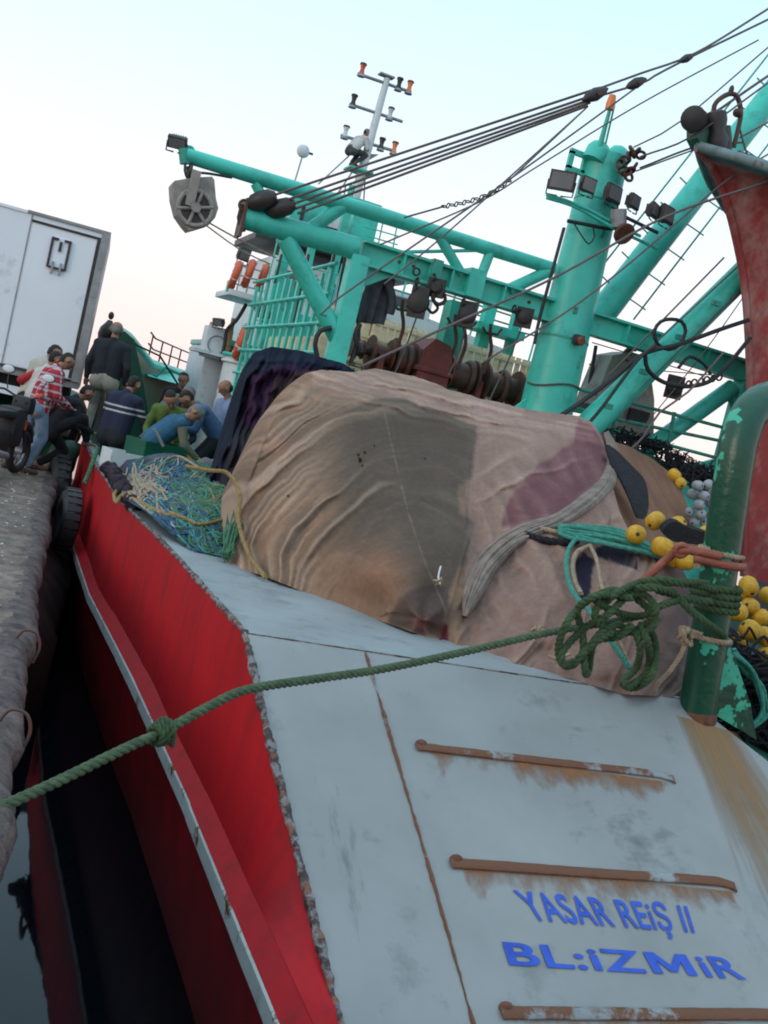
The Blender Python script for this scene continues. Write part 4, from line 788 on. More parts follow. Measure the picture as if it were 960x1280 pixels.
# ================================================================ NETS
def relief(name, top, bot, depth, fold, colr, label, cat='net', step=2.0, back=1.4, n_v=150, group=None, uvf=None, m='net', wob=1.5, dirx=.05):
    tx = np.array([p[0] for p in top], float); ty = np.array([p[1] for p in top], float); bx = np.array([p[0] for p in bot], float); by = np.array([p[1] for p in bot], float)
    xs = np.arange(tx[0], tx[-1]+.1, step); yt = np.interp(xs, tx, ty)+(fbm(xs/14, 1, 3, 3)-.5)*2*wob; yb = np.interp(xs, bx, by); v = np.linspace(0, 1, n_v)
    Xp = np.repeat(xs[:, None], n_v, 1); Yp = yt[:, None]*(1-v)+yb[:, None]*v
    D = depth(Xp, Yp); C = colr(Xp, Yp)
    rim = np.minimum(1, np.minimum(v*n_v/9, 1))[None, :]
    Fd = fold(Xp, Yp)*(.25+.75*rim)
    D = D-Fd
    dr = FW*FPX + (Xp[..., None]-480)*RT + (640-Yp[..., None])*UP; dr = dr/FPX
    P = CAM+dr*(D/dr[..., 1])[..., None]
    # round over the crest and down the far side, so the heap is a closed body from beside
    nb = 14; top_p = P[:, 0]; dirb = np.array([dirx, 1, 0]); ext = []
    for k in range(nb, 0, -1):
        a = k/nb; dz = (top_p[:, 2]-.0)*(1-np.cos(a*PI/2)); ext.append(top_p+dirb*back*math.sin(a*PI/2)-np.stack([0*dz, 0*dz, dz], -1))
    P = np.concatenate([np.stack(ext, 1), P], 1); C = np.concatenate([np.repeat(C[:, :1], nb, 1), C], 1)
    if uvf is None: U = np.stack([Xp/400, Yp/400], -1)
    else: U = uvf(Xp, Yp)
    U = np.concatenate([np.repeat(U[:, :1], nb, 1), U], 1)
    Wv = np.stack([Xp*.9, Yp*.30+Xp*.02], -1); Wv = np.concatenate([np.repeat(Wv[:, :1], nb, 1), Wv], 1)
    o = sheet(name, P, m, None, C, U, weave=Wv); tag(o, label, cat, group); return o
def ridge(x, y, s, o=3): return (1-np.abs(2*fbm(x, y, s, o)-1)*1.6)
def inpoly(px, py, poly):
    r = np.zeros(np.broadcast(px, py).shape, bool); n = len(poly); j = n-1
    for i in range(n):
        xi, yi = poly[i]; xj, yj = poly[j]
        c = ((yi > py) != (yj > py)) & (px < (xj-xi)*(py-yi)/((yj-yi) if yj != yi else 1e-9)+xi); r ^= c; j = i
    return r
def blur(a, k=1):
    for _ in range(k):
        p = np.pad(a, 1, mode='edge'); a = (p[:-2, 1:-1]+p[2:, 1:-1]+p[1:-1, :-2]+p[1:-1, 2:]+2*a)/6
    return a
PD = TPS([(285, 700, 7.5), (320, 560, 8.2), (350, 490, 8.8), (400, 463, 9.2), (470, 466, 9.3), (530, 478, 9.3), (600, 500, 9.3), (700, 516, 9.3), (745, 535, 9.1), (480, 505, 8.5), (460, 600, 7.3), (430, 757, 6.42), (380, 640, 7.3), (560, 803, 5.77), (560, 640, 7.0), (640, 560, 8.1), (700, 600, 7.7), (650, 650, 6.9), (640, 740, 6.15), (700, 842, 5.35), (820, 866, 5.2), (800, 760, 5.75), (760, 690, 6.4), (850, 640, 7.7), (880, 700, 7.0), (870, 640, 8.3), (820, 590, 8.9), (330, 725, 7.0), (510, 720, 6.25), (590, 700, 6.5), (900, 800, 6.0), (900, 860, 5.6)])
def big_uv(X, Y):
    r = np.hypot((X-520)/1.0, (Y-770)/1.05); a = np.arctan2(Y-770, X-520)
    w_ = sstep(575, 625, X+(Y-600)*.12); r2 = np.hypot(X-700, (Y-660)); a2 = np.arctan2(Y-640, X-730)
    # left: folds follow arcs round the tent; right: folds fan out from the gathered knot
    u = (r/230)*(1-w_)+(a2*.55+3)*w_; v_ = (a*.5)*(1-w_)+(r2/230)*w_
    return np.stack([u, v_], -1)
def crest(ph, w_=.13, asym=.35):
    f = ph-np.floor(ph); d = np.minimum(f, 1-f); side_ = (f < .5); return np.exp(-(d/np.where(side_, w_, w_*(1+asym*3)))**2)
def polar(X, Y):
    wx_ = (fbm(X/85, Y/85, 31)-.5)*46+(fbm(X/30, Y/30, 32)-.5)*5; wy_ = (fbm(X/85, Y/85, 37)-.5)*46+(fbm(X/30, Y/30, 38)-.5)*5; Xa = X+wx_; Ya = Y+wy_
    return np.hypot((Xa-525)*1.05, (Ya-775)), np.arctan2(Ya-775, Xa-525), Xa, Ya
def fold_parts(X, Y):
    r, a, Xa, Ya = polar(X, Y); left = sstep(440, 350, X); reg = sstep(95, 190, r)
    g1 = sstep(.35, .65, fbm(a*.9, r/45, 41, 2)); g2 = sstep(.4, .62, fbm(a*1.3+9, r/25, 42, 2)); g3 = sstep(.4, .6, fbm(a*1.8, r/14, 43, 2))
    r = r+16*(fbm(r/46, a*.55, 46, 2)-.5)*2+6*(fbm(r/15, a*1.1, 47, 2)-.5)*2
    k1 = crest(r/34, .07)*g1*reg; k2 = crest(r/19+.37, .11)*g2*reg*(.35+.65*left+.3*sstep(560, 500, Y)); k3 = crest(r/9.5, .2)*g3*left
    Xb = X+(fbm(X/70, Y/70, 51)-.5)*40; Yb = Y+(fbm(X/70, Y/70, 52)-.5)*40
    # right side: soft creases falling from the gathered strand, and from the crest down
    u1 = (Xb*.92+Yb*.38); u2 = (Xb*.45+Yb*.9); u3 = (Xb*.86-Yb*.50)
    low = sstep(660, 700, Y+(X-600)*.12); h1 = sstep(.42, .66, fbm(u2/120, u1/30, 61, 2)); h2 = sstep(.42, .62, fbm(u1/150, u2/26, 62, 2))
    m1 = crest(u1/27, .10)*h1*low+crest(u1/12.5, .16)*h1*low*.5; m2 = crest(u2/31, .09)*h2*(1-low)+.5*crest(u3/24+.3, .15)*sstep(.45, .62, fbm(u3/60, u2/60, 63, 2))
    Yc = Y-.24*X+(fbm(X/60, Y/30, 71)-.5)*22; top = sstep(52, 8, Y-(463+.22*(X-400))); t1 = crest(Yc/15, .2)*sstep(.3, .6, fbm(X/70, Yc/15, 72, 2)); t2 = crest(Yc/8, .2)*sstep(.4, .6, fbm(X/40, Yc/9, 73, 2))
    wr = sstep(575, 612, X+(Y-600)*.10)
    return k1, k2, k3, m1, m2, t1, t2, top, wr, r
def big_fold(X, Y):
    X0, Y0 = X, Y; k1, k2, k3, m1, m2, t1, t2, top, wr, r = fold_parts(X, Y)
    und = .24*(fbm(r/75, np.arctan2(Y-775, X-525)*.9, 81, 2)-.5)+.014*(fbm(X/14, Y/14, 82, 3)-.5)
    undr = .26*(fbm(X/62, Y/48, 83, 3)-.5)+.018*(fbm(X/13, Y/13, 84, 3)-.5)
    f = ((.05+.04*sstep(460, 380, X0))*k1+.03*k2+.024*k3+und)*(1-wr)+(.05*m1+.05*m2+undr)*wr
    f = f*(1-top)+(.055*t1+.03*t2+.12*(fbm(X/50, Y/20, 85, 2)-.5))*top
    knee = lambda cx, cy, sx, sy, h_, th=0: h_*np.exp(-(((X0-cx)*math.cos(th)+(Y0-cy)*math.sin(th))/sx)**2-((-(X0-cx)*math.sin(th)+(Y0-cy)*math.cos(th))/sy)**2)
    f += knee(478, 505, 70, 26, .10)+knee(470, 715, 42, 34, .16)+knee(530, 765, 34, 26, .10)+knee(640, 740, 60, 60, .12)+knee(690, 575, 60, 40, .16, -.5)+knee(350, 640, 26, 90, .10)
    # straight hem of the sheer overlay
    hem = sstep(3, 0, np.abs(X0-(590-(Y0-480)*.05)))*(Y0 > 480)*(Y0 < 660)*.02
    f += hem+sstep(3.5, 0, np.abs(X0-(592-(Y0-650)*.28)))*(Y0 >= 650)*.03
    return f
C_TAN = np.array([.18, .118, .084]); C_TAN2 = np.array([.28, .165, .105]); C_SHEER = np.array([.092, .070, .055]); C_PINK = np.array([.255, .160, .128]); C_MAUVE = np.array([.165, .072, .078]); C_RED = np.array([.10, .025, .03]); C_ROSE = np.array([.27, .13, .10])
SHEER = [(385, 600), (400, 545), (430, 515), (470, 497), (505, 500), (540, 512), (570, 522), (596, 532), (594, 570), (590, 600), (575, 612), (572, 640), (591, 652), (583, 690), (562, 740), (552, 795), (520, 790), (484, 778), (487, 765), (500, 745), (485, 710), (440, 690), (410, 690), (395, 660)]
MAUVE = [(628, 660), (632, 635), (645, 612), (668, 592), (672, 582), (690, 575), (715, 553), (722, 535), (725, 522), (742, 532), (756, 552), (760, 575), (750, 600), (720, 625), (700, 640), (680, 650), (655, 655)]
def big_col(X, Y):
    w1 = (fbm(X/22, Y/22, 51)-.5)*9; w2 = (fbm(X/22, Y/22, 52)-.5)*9; Xw = X+w1; Yw = Y+w2
    c = np.ones(X.shape+(3,))*C_TAN; r = np.hypot(X-520, Y-770); n1 = fbm(r/13+w1*.1, np.arctan2(Y-770, X-520)*2, 61, 4)
    c = c*(1-.7*sstep(.35, .75, n1)[..., None])+.7*C_TAN2*sstep(.35, .75, n1)[..., None]
    right = blur((Xw > 588-(Yw-480)*.03).astype(float), 2)
    n2 = fbm(X/30, Y/45, 71, 4)[..., None]; pk = C_PINK*(.8+.4*n2); c = c*(1-right[..., None])+pk*right[..., None]
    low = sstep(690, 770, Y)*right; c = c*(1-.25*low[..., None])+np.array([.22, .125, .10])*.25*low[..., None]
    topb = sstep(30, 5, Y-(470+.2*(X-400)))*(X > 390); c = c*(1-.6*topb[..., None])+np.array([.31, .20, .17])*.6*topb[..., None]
    sa_ = inpoly(Xw, Yw, SHEER).astype(float); sl_ = sstep(1.0, .0, (460-X)/95.)*sstep(385, 425, X+(fbm(r/11, 3, 83, 3)-.5)*60); s_ = (blur(sa_, 2)*(sl_*.95))[..., None]; sh_ = C_SHEER*(.85+.3*fbm(r/16, np.arctan2(Y-770, X-520)*3, 81, 3)[..., None]); c = c*(1-s_*.92)+sh_*s_*.92
    for (cx, cy, rr_, col) in ((478, 718, 34, (.27, .125, .075)), (440, 735, 52, (.22, .125, .08)), (525, 778, 10, (.27, .10, .08)), (345, 560, 18, (.28, .15, .10))):
        k = np.exp(-((Xw-cx)/rr_)**2-((Yw-cy)/(rr_*.85))**2)[..., None]*.85; c = c*(1-k)+np.array(col)*k
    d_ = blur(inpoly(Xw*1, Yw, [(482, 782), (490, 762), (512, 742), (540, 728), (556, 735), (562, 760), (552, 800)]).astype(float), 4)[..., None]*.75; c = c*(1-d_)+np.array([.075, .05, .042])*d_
    k = np.exp(-((X-525)/9)**2-((Y-778)/9)**2)[..., None]; c = c*(1-k)+np.array([.26, .10, .085])*k
    m_ = blur(inpoly(Xw, Yw, MAUVE).astype(float), 2)[..., None]; c = c*(1-m_)+C_MAUVE*(.85+.4*fbm(X/18, Y/18, 91, 3)[..., None])*m_
    m_ = blur(inpoly(Xw*1, Yw, [(548, 806), (551, 780), (560, 781), (562, 800), (556, 810)]).astype(float), 1)[..., None]; c = c*(1-m_)+C_RED*m_
    for (pp, cl) in (([(744, 686), (760, 678), (798, 692), (796, 712), (772, 705), (744, 695)], (.02, .018, .03)),):
        m_ = inpoly(X, Y, pp).astype(float)[..., None]; c = c*(1-m_)+np.array(cl)*m_
    m_ = blur(inpoly(Xw, Yw, [(716, 705), (730, 690), (742, 700), (738, 735), (732, 755), (722, 745)]).astype(float), 1)[..., None]; c = c*(1-m_)+np.array([.022, .018, .035])*m_
    for (cx, cy, r_) in ((450, 575, 2.2), (448, 569, 1.4), (456, 566, 1.2), (468, 558, 1.3), (360, 620, 1.3), (531, 573, 1.1), (453, 582, 1.2)):
        m_ = (np.hypot(X-cx, (Y-cy)*.7) < r_).astype(float)[..., None]; c = c*(1-m_)+.006*m_
    for off in (0,):                                    # light seam thread down the sheer net
        xs_ = np.interp(Y, [505, 575, 640, 700, 760], [478, 494, 510, 530, 556]); m_ = ((np.abs(X-xs_) < 1.1) & (Y > 505) & (Y < 765)).astype(float)[..., None]*.22*(fbm(Y/9, 0, 3)[..., None]); c = c*(1-m_)+np.array([.42, .36, .30])*m_
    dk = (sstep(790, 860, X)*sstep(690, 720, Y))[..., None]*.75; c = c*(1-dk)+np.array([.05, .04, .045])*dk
    k1, k2, k3, m1, m2, t1, t2, top, wr, r_ = fold_parts(X, Y)       # pleat highlights painted into the colour, along with paler doubled mesh
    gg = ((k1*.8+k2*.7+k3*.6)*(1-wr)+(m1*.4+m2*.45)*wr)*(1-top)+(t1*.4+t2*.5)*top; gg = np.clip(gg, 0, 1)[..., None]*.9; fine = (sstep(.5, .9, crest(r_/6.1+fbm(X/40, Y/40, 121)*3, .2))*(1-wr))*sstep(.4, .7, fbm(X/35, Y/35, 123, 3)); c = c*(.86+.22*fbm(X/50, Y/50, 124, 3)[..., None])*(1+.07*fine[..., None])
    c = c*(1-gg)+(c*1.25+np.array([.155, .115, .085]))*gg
    return np.clip(c, .004, .8)
topL = [(284, 694), (292, 655), (310, 603), (327, 558), (346, 508), (364, 483), (387, 466), (402, 462), (440, 466), (470, 461), (500, 466), (530, 474), (560, 486), (600, 498), (660, 511), (700, 517), (722, 519), (740, 528), (752, 545), (760, 566), (764, 600), (775, 640), (790, 672), (820, 690), (850, 705), (868, 740)]
botL = [(284, 706), (330, 720), (430, 760), (560, 806), (690, 842), (780, 868), (868, 872)]
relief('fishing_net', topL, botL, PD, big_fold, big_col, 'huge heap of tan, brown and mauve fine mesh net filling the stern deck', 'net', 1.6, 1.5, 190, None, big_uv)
# the brown net behind it on the right, a black strip filling the gap between
PD2 = TPS([(735, 530, 9.4), (760, 560, 9.0), (800, 570, 9.7), (850, 610, 9.4), (870, 660, 8.6), (880, 700, 8.2), (800, 660, 7.9), (770, 620, 8.2), (830, 690, 7.9), (760, 700, 7.4)])
cb2 = lambda X, Y: np.ones(X.shape+(3,))*np.array([.235, .125, .08])*(.75+.5*fbm((X*.85-Y*.5)/7, (X+Y)/120, 41, 4)[..., None])
fd2 = lambda X, Y: .10*ridge((X*.87-Y*.45)/26, (X*.45+Y)/160, 43)+.04*ridge((X*.87-Y*.45)/8, (X*.4+Y)/100, 44)
uv2 = lambda X, Y: np.stack([(X*.87-Y*.45)/200, (X*.45+Y*.87)/200], -1)
relief('brown_net', [(735, 530), (760, 548), (790, 560), (815, 574), (838, 590), (852, 612), (862, 640), (872, 670), (880, 690)], [(735, 640), (780, 690), (880, 712)], PD2, fd2, cb2, 'reddish brown net heap behind the big heap, beside the grey floats', 'net', 1.8, 1.0, 90, None, uv2)
bc = [(758, 556), (770, 562), (790, 582), (806, 600), (811, 625), (808, 645), (798, 648), (788, 625), (775, 598), (764, 578)]
ux = MB(); cpt = crom([V(atY(x, y, 8.45-(y-556)*.009)) for x, y in bc], .05, True); ux.prism(cpt, (0, .03, 0)); tag(ux.build('black_gap_strip', 'netblack'), 'long narrow black strip filling the gap between the two brown nets', 'cloth')
# twisted rolled strand of net across the heap
def roll(name, pts, r, m_, lb, cat='net', k=5, off=.0, seed=0, pitch=.55):
    P = [V(atY(x, y, float(PD(x, y))-off)) for x, y in pts]; c = crom(P, .02); mb = MB(); rr_ = random.Random(seed); n_ = len(c)
    for s_ in range(k):
        ph = 2*PI*s_/k; T = []; S = 0
        for i, p in enumerate(c):
            t = (c[min(i+1, n_-1)]-c[max(i-1, 0)]).normalized(); u = t.cross(Vector((0, 1, .2))).normalized(); w_ = t.cross(u); S += (c[i]-c[i-1]).length if i else 0
            q = r*(.55+.12*math.sin(i*.11+s_)); T.append(p+(u*math.cos(ph+S*2*PI/pitch)+w_*math.sin(ph+S*2*PI/pitch))*q)
        mb.tube(T, [r*(.55+.15*math.sin(i*.07+s_*2)) for i in range(n_)], 9)
    return tag(mb.build(name, m_), lb, cat)
M['rollnet'] = mat('pale_grey_brown_net', (.235, .18, .15), .95, var=.35, vscale=9, bump=.8, bscale=50)
def band(name, pts, m_, lb, cat='net', nf=7, seed=0, off=.05):
    # pts: (px, py, halfwidth_px); a gathered strip of netting with lengthwise pleats lying on the heap
    C_ = np.array([[p[0], p[1], p[2]] for p in pts], float); n_ = 170; t_ = np.linspace(0, len(pts)-1, n_)
    P3 = crom([Vector(p) for p in C_], 2.2); P3 = np.array([list(p) for p in P3]); n_ = len(P3)
    T = np.gradient(P3[:, :2], axis=0); T /= np.linalg.norm(T, axis=1)[:, None]; Nn = np.stack([-T[:, 1], T[:, 0]], 1); G = np.zeros((n_, 41, 3))
    for i in range(n_):
        for j in range(41):
            u = j/20-1; x = P3[i, 0]+Nn[i, 0]*u*P3[i, 2]; y = P3[i, 1]+Nn[i, 1]*u*P3[i, 2]; tw = i*.045
            h = math.sqrt(max(0, 1-u*u)); pl = float(ridge(np.array(u*nf*.5+1.2*math.sin(i*.02)+seed), np.array(i*.02), 7, 2)); w3 = P3[i, 2]*.0045
            D = float(PD(x, y))-off*1.2*h-w3*h*(.9+.7*pl)+.06*(1-h)**2; G[i, j] = atY(x, y, D)
    o = sheet(name, G, m_); return tag(o, lb, cat)
band('rolled_net', [(757, 540, 4), (765, 560, 7), (766, 582, 9), (758, 604, 11), (740, 622, 12), (718, 638, 11), (694, 652, 11), (668, 661, 12), (645, 672, 13), (624, 688, 15), (607, 708, 16), (595, 732, 15), (586, 755, 10), (581, 770, 4)], 'rollnet', 'pale gathered strand of net curving across the big heap past the mauve patch', nf=9, off=.085)
# left: dark navy and purple nets
PD3 = TPS([(262, 590, 9.9), (290, 540, 9.8), (300, 480, 10.0), (330, 437, 10.1), (380, 440, 10.1), (445, 465, 10.0), (340, 480, 9.6), (320, 560, 9.2), (290, 620, 9.3), (280, 600, 9.6), (330, 620, 8.8), (400, 500, 9.7)])
def col3(X, Y):
    Xw = X+(fbm(X/15, Y/15, 3)-.5)*8; Yw = Y+(fbm(X/15, Y/15, 4)-.5)*8
    c = np.ones(X.shape+(3,))*np.array([.011, .015, .030])
    m_ = blur(inpoly(Xw, Yw, [(300, 530), (305, 500), (318, 470), (340, 458), (365, 455), (400, 460), (360, 480), (345, 490), (335, 510), (318, 535)]).astype(float), 2)[..., None]; c = c*(1-m_)+np.array([.034, .014, .040])*m_
    m_ = blur(inpoly(Xw, Yw, [(345, 475), (372, 464), (400, 462), (350, 500), (325, 560), (322, 540), (335, 500)]).astype(float), 2)[..., None]; c = c*(1-m_)+np.array([.06, .035, .04])*m_
    m_ = blur(inpoly(Xw, Yw, [(270, 615), (285, 560), (300, 535), (318, 535), (345, 500), (340, 560), (310, 620)]).astype(float), 2)[..., None]; c = c*(1-m_)+np.array([.028, .027, .036])*m_
    return c*(.7+.6*fbm(X/9, Y/30, 6)[..., None])
fd3 = lambda X, Y: .16*crest((X+(Y-440)*.40+(fbm(X/40, Y/40, 15)-.5)*26)/19, .16)*sstep(.3, .6, fbm(Y/60, X/18, 16))+.06*crest((X+(Y-440)*.35)/8+fbm(X/30, Y/30, 17)*2, .2)+.05*crest((Y-X*.1+(fbm(X/40, Y/20, 18)-.5)*20)/16, .2)*sstep(480, 450, Y)+.12*np.exp(-((Y-(455+np.abs(X-350)*.5))/10)**2)
relief('dark_net', [(262, 592), (275, 575), (290, 535), (300, 490), (308, 455), (318, 440), (340, 433), (365, 436), (400, 446), (430, 455), (447, 466)], [(262, 600), (285, 625), (300, 640), (345, 600), (447, 520)], PD3, fd3, col3, 'navy and purple net draped over the forward side of the heap', 'net', 1.8, .8, 100, None, lambda X, Y: np.stack([(X+(Y-440)*.35)/150, Y/200], -1))
# ---- tangled green, blue and beige net heap on the left gunwale
PD4 = TPS([(140, 605, 10.3), (175, 575, 11.3), (215, 567, 11.6), (260, 580, 10.8), (310, 596, 10.0), (150, 615, 9.9), (210, 625, 9.2), (260, 640, 8.6), (200, 655, 8.3), (235, 685, 7.8), (280, 700, 7.6), (310, 650, 8.6), (290, 620, 9.2)])
def col4(X, Y):
    k = fbm(X/14, Y/14, 21, 3)[..., None]; g_ = sstep(215, 245, X+(fbm(X/12, Y/12, 8)-.5)*40)[..., None]
    c = np.array([.03, .09, .14])*(1-g_)+np.array([.045, .15, .085])*g_; c = c*(.4+1.2*k)
    e = sstep(170, 150, X)[..., None]; c = c*(1-e)+np.array([.04, .03, .045])*e; lowd = sstep(665, 690, Y)[..., None]*sstep(225, 250, X)[..., None]; c = c*(1-lowd)+np.array([.03, .014, .012])*lowd
    pk = np.exp(-((X-205)/28)**2-((Y-577)/9)**2)[..., None]; return c*(1-pk*.8)+np.array([.16, .07, .075])*pk*.8
fd4 = lambda X, Y: .16*fbm(X/17, Y/13, 29, 4)+.05*fbm(X/4, Y/4, 33, 2)
hp = relief('tangled_net', [(143, 598), (148, 586), (158, 575), (175, 573), (195, 566), (215, 567), (240, 575), (260, 582), (285, 592), (305, 594), (312, 600)], [(143, 606), (152, 622), (180, 638), (215, 668), (240, 690), (270, 696), (312, 705)], PD4, fd4, col4, 'low tangled heap of green and blue netting on the port gunwale', 'net', 1.6, .7, 80, dirx=1.0)
rg = random.Random(11)
def heap_pt(x, y, lift=.03): return V(atY(x, y, float(PD4(x, y))-.09-lift))
def twine(name, m_, n_, boxes, L=(40, 120), r=(.0055, .0095), lift=(.0, .10), amp=9, ang=(.0, .5)):
    mb = MB()
    for i in range(n_):
        bx_ = rg.choice(boxes); x = rg.uniform(bx_[0], bx_[2]); y = rg.uniform(bx_[1], bx_[3]); a = rg.gauss(*ang); l = rg.uniform(*L); ph = rg.random()*6; fr = rg.uniform(.05, .16); am = rg.uniform(.2, 1)*amp; lf = rg.uniform(*lift); pts = []
        kk = max(4, int(l/5))
        for j in range(kk):
            s_ = j/(kk-1)*l; px = x+s_*math.cos(a)-math.sin(a)*am*math.sin(s_*fr+ph); py = y+s_*math.sin(a)+math.cos(a)*am*math.sin(s_*fr+ph)
            if not (136 < px < 312 and py > np.interp(px, [136, 175, 215, 260, 312], [590, 574, 568, 583, 598]) and py < np.interp(px, [136, 180, 215, 240, 312], [608, 636, 664, 688, 702])): continue
            pts.append(heap_pt(px, py, lf+.02*math.sin(s_*.3)))
        if len(pts) > 2: mb.tube(crom(pts, .035), rg.uniform(*r), 5)
    return mb.build(name, m_, hp)
twine('green_twine', 'rope_mint', 330, [(215, 580, 295, 690), (225, 590, 300, 650), (205, 600, 250, 640)], ang=(.15, .45)); twine('blue_twine', 'rope_blue', 170, [(175, 580, 230, 650), (200, 640, 250, 680)], ang=(.4, .7)); twine('mint_twine', 'rope_turq', 70, [(170, 575, 240, 630), (210, 640, 250, 680)], ang=(.5, .8), r=(.005, .008)); twine('beige_twine', 'rope_beige', 90, [(142, 578, 200, 620), (150, 590, 190, 635)], L=(14, 40), ang=(.7, .9), r=(.008, .013)); twine('tan_twine', 'rope_tan', 22, [(200, 590, 270, 650)], L=(40, 110), ang=(.25, .25), r=(.008, .011)); twine('grey_twine', 'fgrey', 40, [(160, 590, 240, 650)], L=(14, 34), ang=(.2, 1), r=(.006, .01))
mb = MB()
for k in range(26):
    x = 302+rg.gauss(0, 5); y0 = 598+rg.random()*20
    mb.tube(crom([V(atY(x+rg.gauss(0, 3), y0, 8.55)), V(atY(x-6+rg.gauss(0, 4), y0+30, 8.1)), V(atY(x-16+rg.gauss(0, 4), y0+60, 7.5)), V(atY(284+rg.gauss(0, 4), 690+rg.random()*14, 7.3))], .06), .007, 5)
mb.build('hanging_strands', 'rope_mint', hp)
# coarse rolled dark line with beige floats at the left end of the heap
mb = MB()
for k in range(12): c = V(atY(137+k*2.9, 586+k*4.1, 10.5-k*.1)); mb.ell(c, (.085+.015*math.sin(k*2.1), .08, .07+.012*math.cos(k*1.7)))
for v in mb.v: v += Vector((mnoise.noise(v*14), mnoise.noise(v*14+Vector((5, 0, 0))), mnoise.noise(v*14+Vector((0, 5, 0)))))*.04
M['plumnet'] = mat('dark_plum_netting', (.03, .018, .03), .95, var=.5, vscale=20, bump=1, bscale=50)
tag(mb.build('lead_line', 'plumnet'), 'thick dark bundled lead line on the gunwale end of the tangled heap', 'line')
def rope(pts, r, m_, lb, Y=None, grp=None, name='rope', depth=None, off=0.0, n=7, pitch=None, lift=None):
    P = [V(atY(p[0], p[1], p[2] if len(p) > 2 else (float(depth(p[0], p[1]))-off if depth else Y))) for p in pts]
    return tag(laid(MB(), P, r, pitch, n=n).build(name, m_), lb, 'rope', grp)
rope([(232, 583), (262, 588), (285, 592), (300, 618), (298, 650), (310, 690), (332, 722)], .017, 'rope_tan', 'thick tan rope arching over the tangled heap and down the tan net', depth=lambda x, y: min(float(PD4(min(x, 300), y)), float(PD(max(x, 290), y))), off=.20)
rope([(212, 640), (232, 648), (252, 655), (285, 648)], .014, 'rope_tan', 'shorter tan rope lying low across the green netting', depth=PD4, off=.25)
rope([(140, 592), (150, 607), (143, 618), (146, 628), (152, 620), (170, 625), (200, 640), (225, 648)], .018, 'rope_tan', 'knotted tan rope end drooping over the port gunwale', depth=PD4, off=.16)
rope([(196, 590), (208, 575), (225, 571), (250, 585), (262, 590)], .014, 'rope_beige', 'beige rope looped over the top of the tangled heap', depth=PD4, off=.2)
# ---- ropes on the big heap
for i, dd in enumerate((-6, -3, 0, 3, 6)):
    pass
tb_ = MB()
for k in range(9):
    d_ = (k-4)*2.2; e = rg.uniform(-2, 2)
    P = [V(atY(x, y, float(PD(min(x, 850), y))-.19-.02*(k % 3))) for x, y in ((698, 662+d_*.5), (715, 664+d_+e), (745, 668+d_*1.1), (775, 674+d_*1.1-e), (800, 682+d_*.8), (830, 694+d_*.5), (848, 703+d_*.3))]
    laid(tb_, P, .015, n=5)
tag(tb_.build('rope_hank', 'rope_turq'), 'hank of turquoise ropes lying along the top of the near net', 'rope')
rope([(722, 672), (712, 685), (708, 705), (712, 730), (722, 748), (738, 765), (752, 785), (770, 810), (788, 836)], .017, 'rope_turq', 'single turquoise rope hanging down the near net', depth=PD, off=.2)
rope([(738, 682), (746, 700), (752, 730), (760, 755), (770, 790), (790, 838)], .013, 'rope_beige', 'thin beige line hanging down beside the turquoise rope', depth=PD, off=.2)
rope([(675, 660), (690, 664), (712, 668), (738, 680), (722, 690), (716, 705), (718, 725), (726, 742)], .019, 'rope_beige', 'frayed beige rope looped at the end of the turquoise hank', depth=PD, off=.16)
rope([(655, 668), (675, 674), (700, 678), (722, 676)], .030, 'netblack', 'thick black lead line poking out of the rolled net', depth=PD, off=.14)
for (x, y, s_, lb) in ((668, 790, 1.0, 'left one of the two frayed beige knots under the green rope'), (700, 828, 1.2, 'frayed beige knot beneath the coil near the top edge of the stern'), (548, 728, .6, 'tiny knot of white twine on the sheer brown net')):
    mb = MB(); D0 = float(PD(x, y))-.1
    for k in range(12):
        a = rg.random()*6.28; l = rg.uniform(6, 15)*s_; mb.tube(crom([V(atY(x, y, D0)), V(atY(x+l*.5*math.cos(a)+rg.gauss(0, 2), y+l*.5*math.sin(a), D0-.02)), V(atY(x+l*math.cos(a), y+l*math.sin(a)*.8, D0+.01))], .02), .006*s_+.003, 5)
    tag(mb.build('frayed_knot', 'rope_beige'), lb, 'knot')
tw = MB(); tw.tube(crom([V(atY(x, y, float(PD(x, y))-.12)) for x, y in ((551, 708), (549, 715), (548, 722), (550, 730))], .02), .006, 5); tag(tw.build('white_twine', 'white'), 'short white twine hanging on the sheer brown net', 'twine')
# ---- green mooring hawser
HW = [(-40, 1032, 3.62), (0, 1010, 3.7), (80, 973, 3.86), (160, 934, 4.02), (205, 914, 4.12), (260, 884, 4.24), (310, 862, 4.36), (400, 848, 4.56), (480, 836, 4.72), (580, 815, 4.87), (680, 792, 4.97), (760, 778, 5.02), (812, 768, 5.02)]
rope(HW, .0215, 'rope_green', 'long green mooring hawser stretched from the quay to the stern post', name='mooring_rope', n=9)
kn = MB(); kc = V(atY(203, 915, 4.11)); ax_ = (V(atY(215, 909, 4.13))-kc).normalized()
for k in range(3):
    u = ax_.orthogonal().normalized(); w_ = ax_.cross(u); P = [kc+ax_*(-.03+.022*k+.012*math.sin(a))+(u*math.cos(a)+w_*math.sin(a))*(.036+.005*k) for a in np.linspace(0, 2*PI, 14)]; laid(kn, P, .016, n=6)
laid(kn, [kc+ax_*.02, kc+ax_*.03+Vector((.02, 0, -.04)), kc+ax_*.035+Vector((.03, 0, -.075))], .013, n=6)
tag(kn.build('rope_knot', 'rope_dgreen'), 'dark green knot tied round the hawser over the red hull', 'knot')
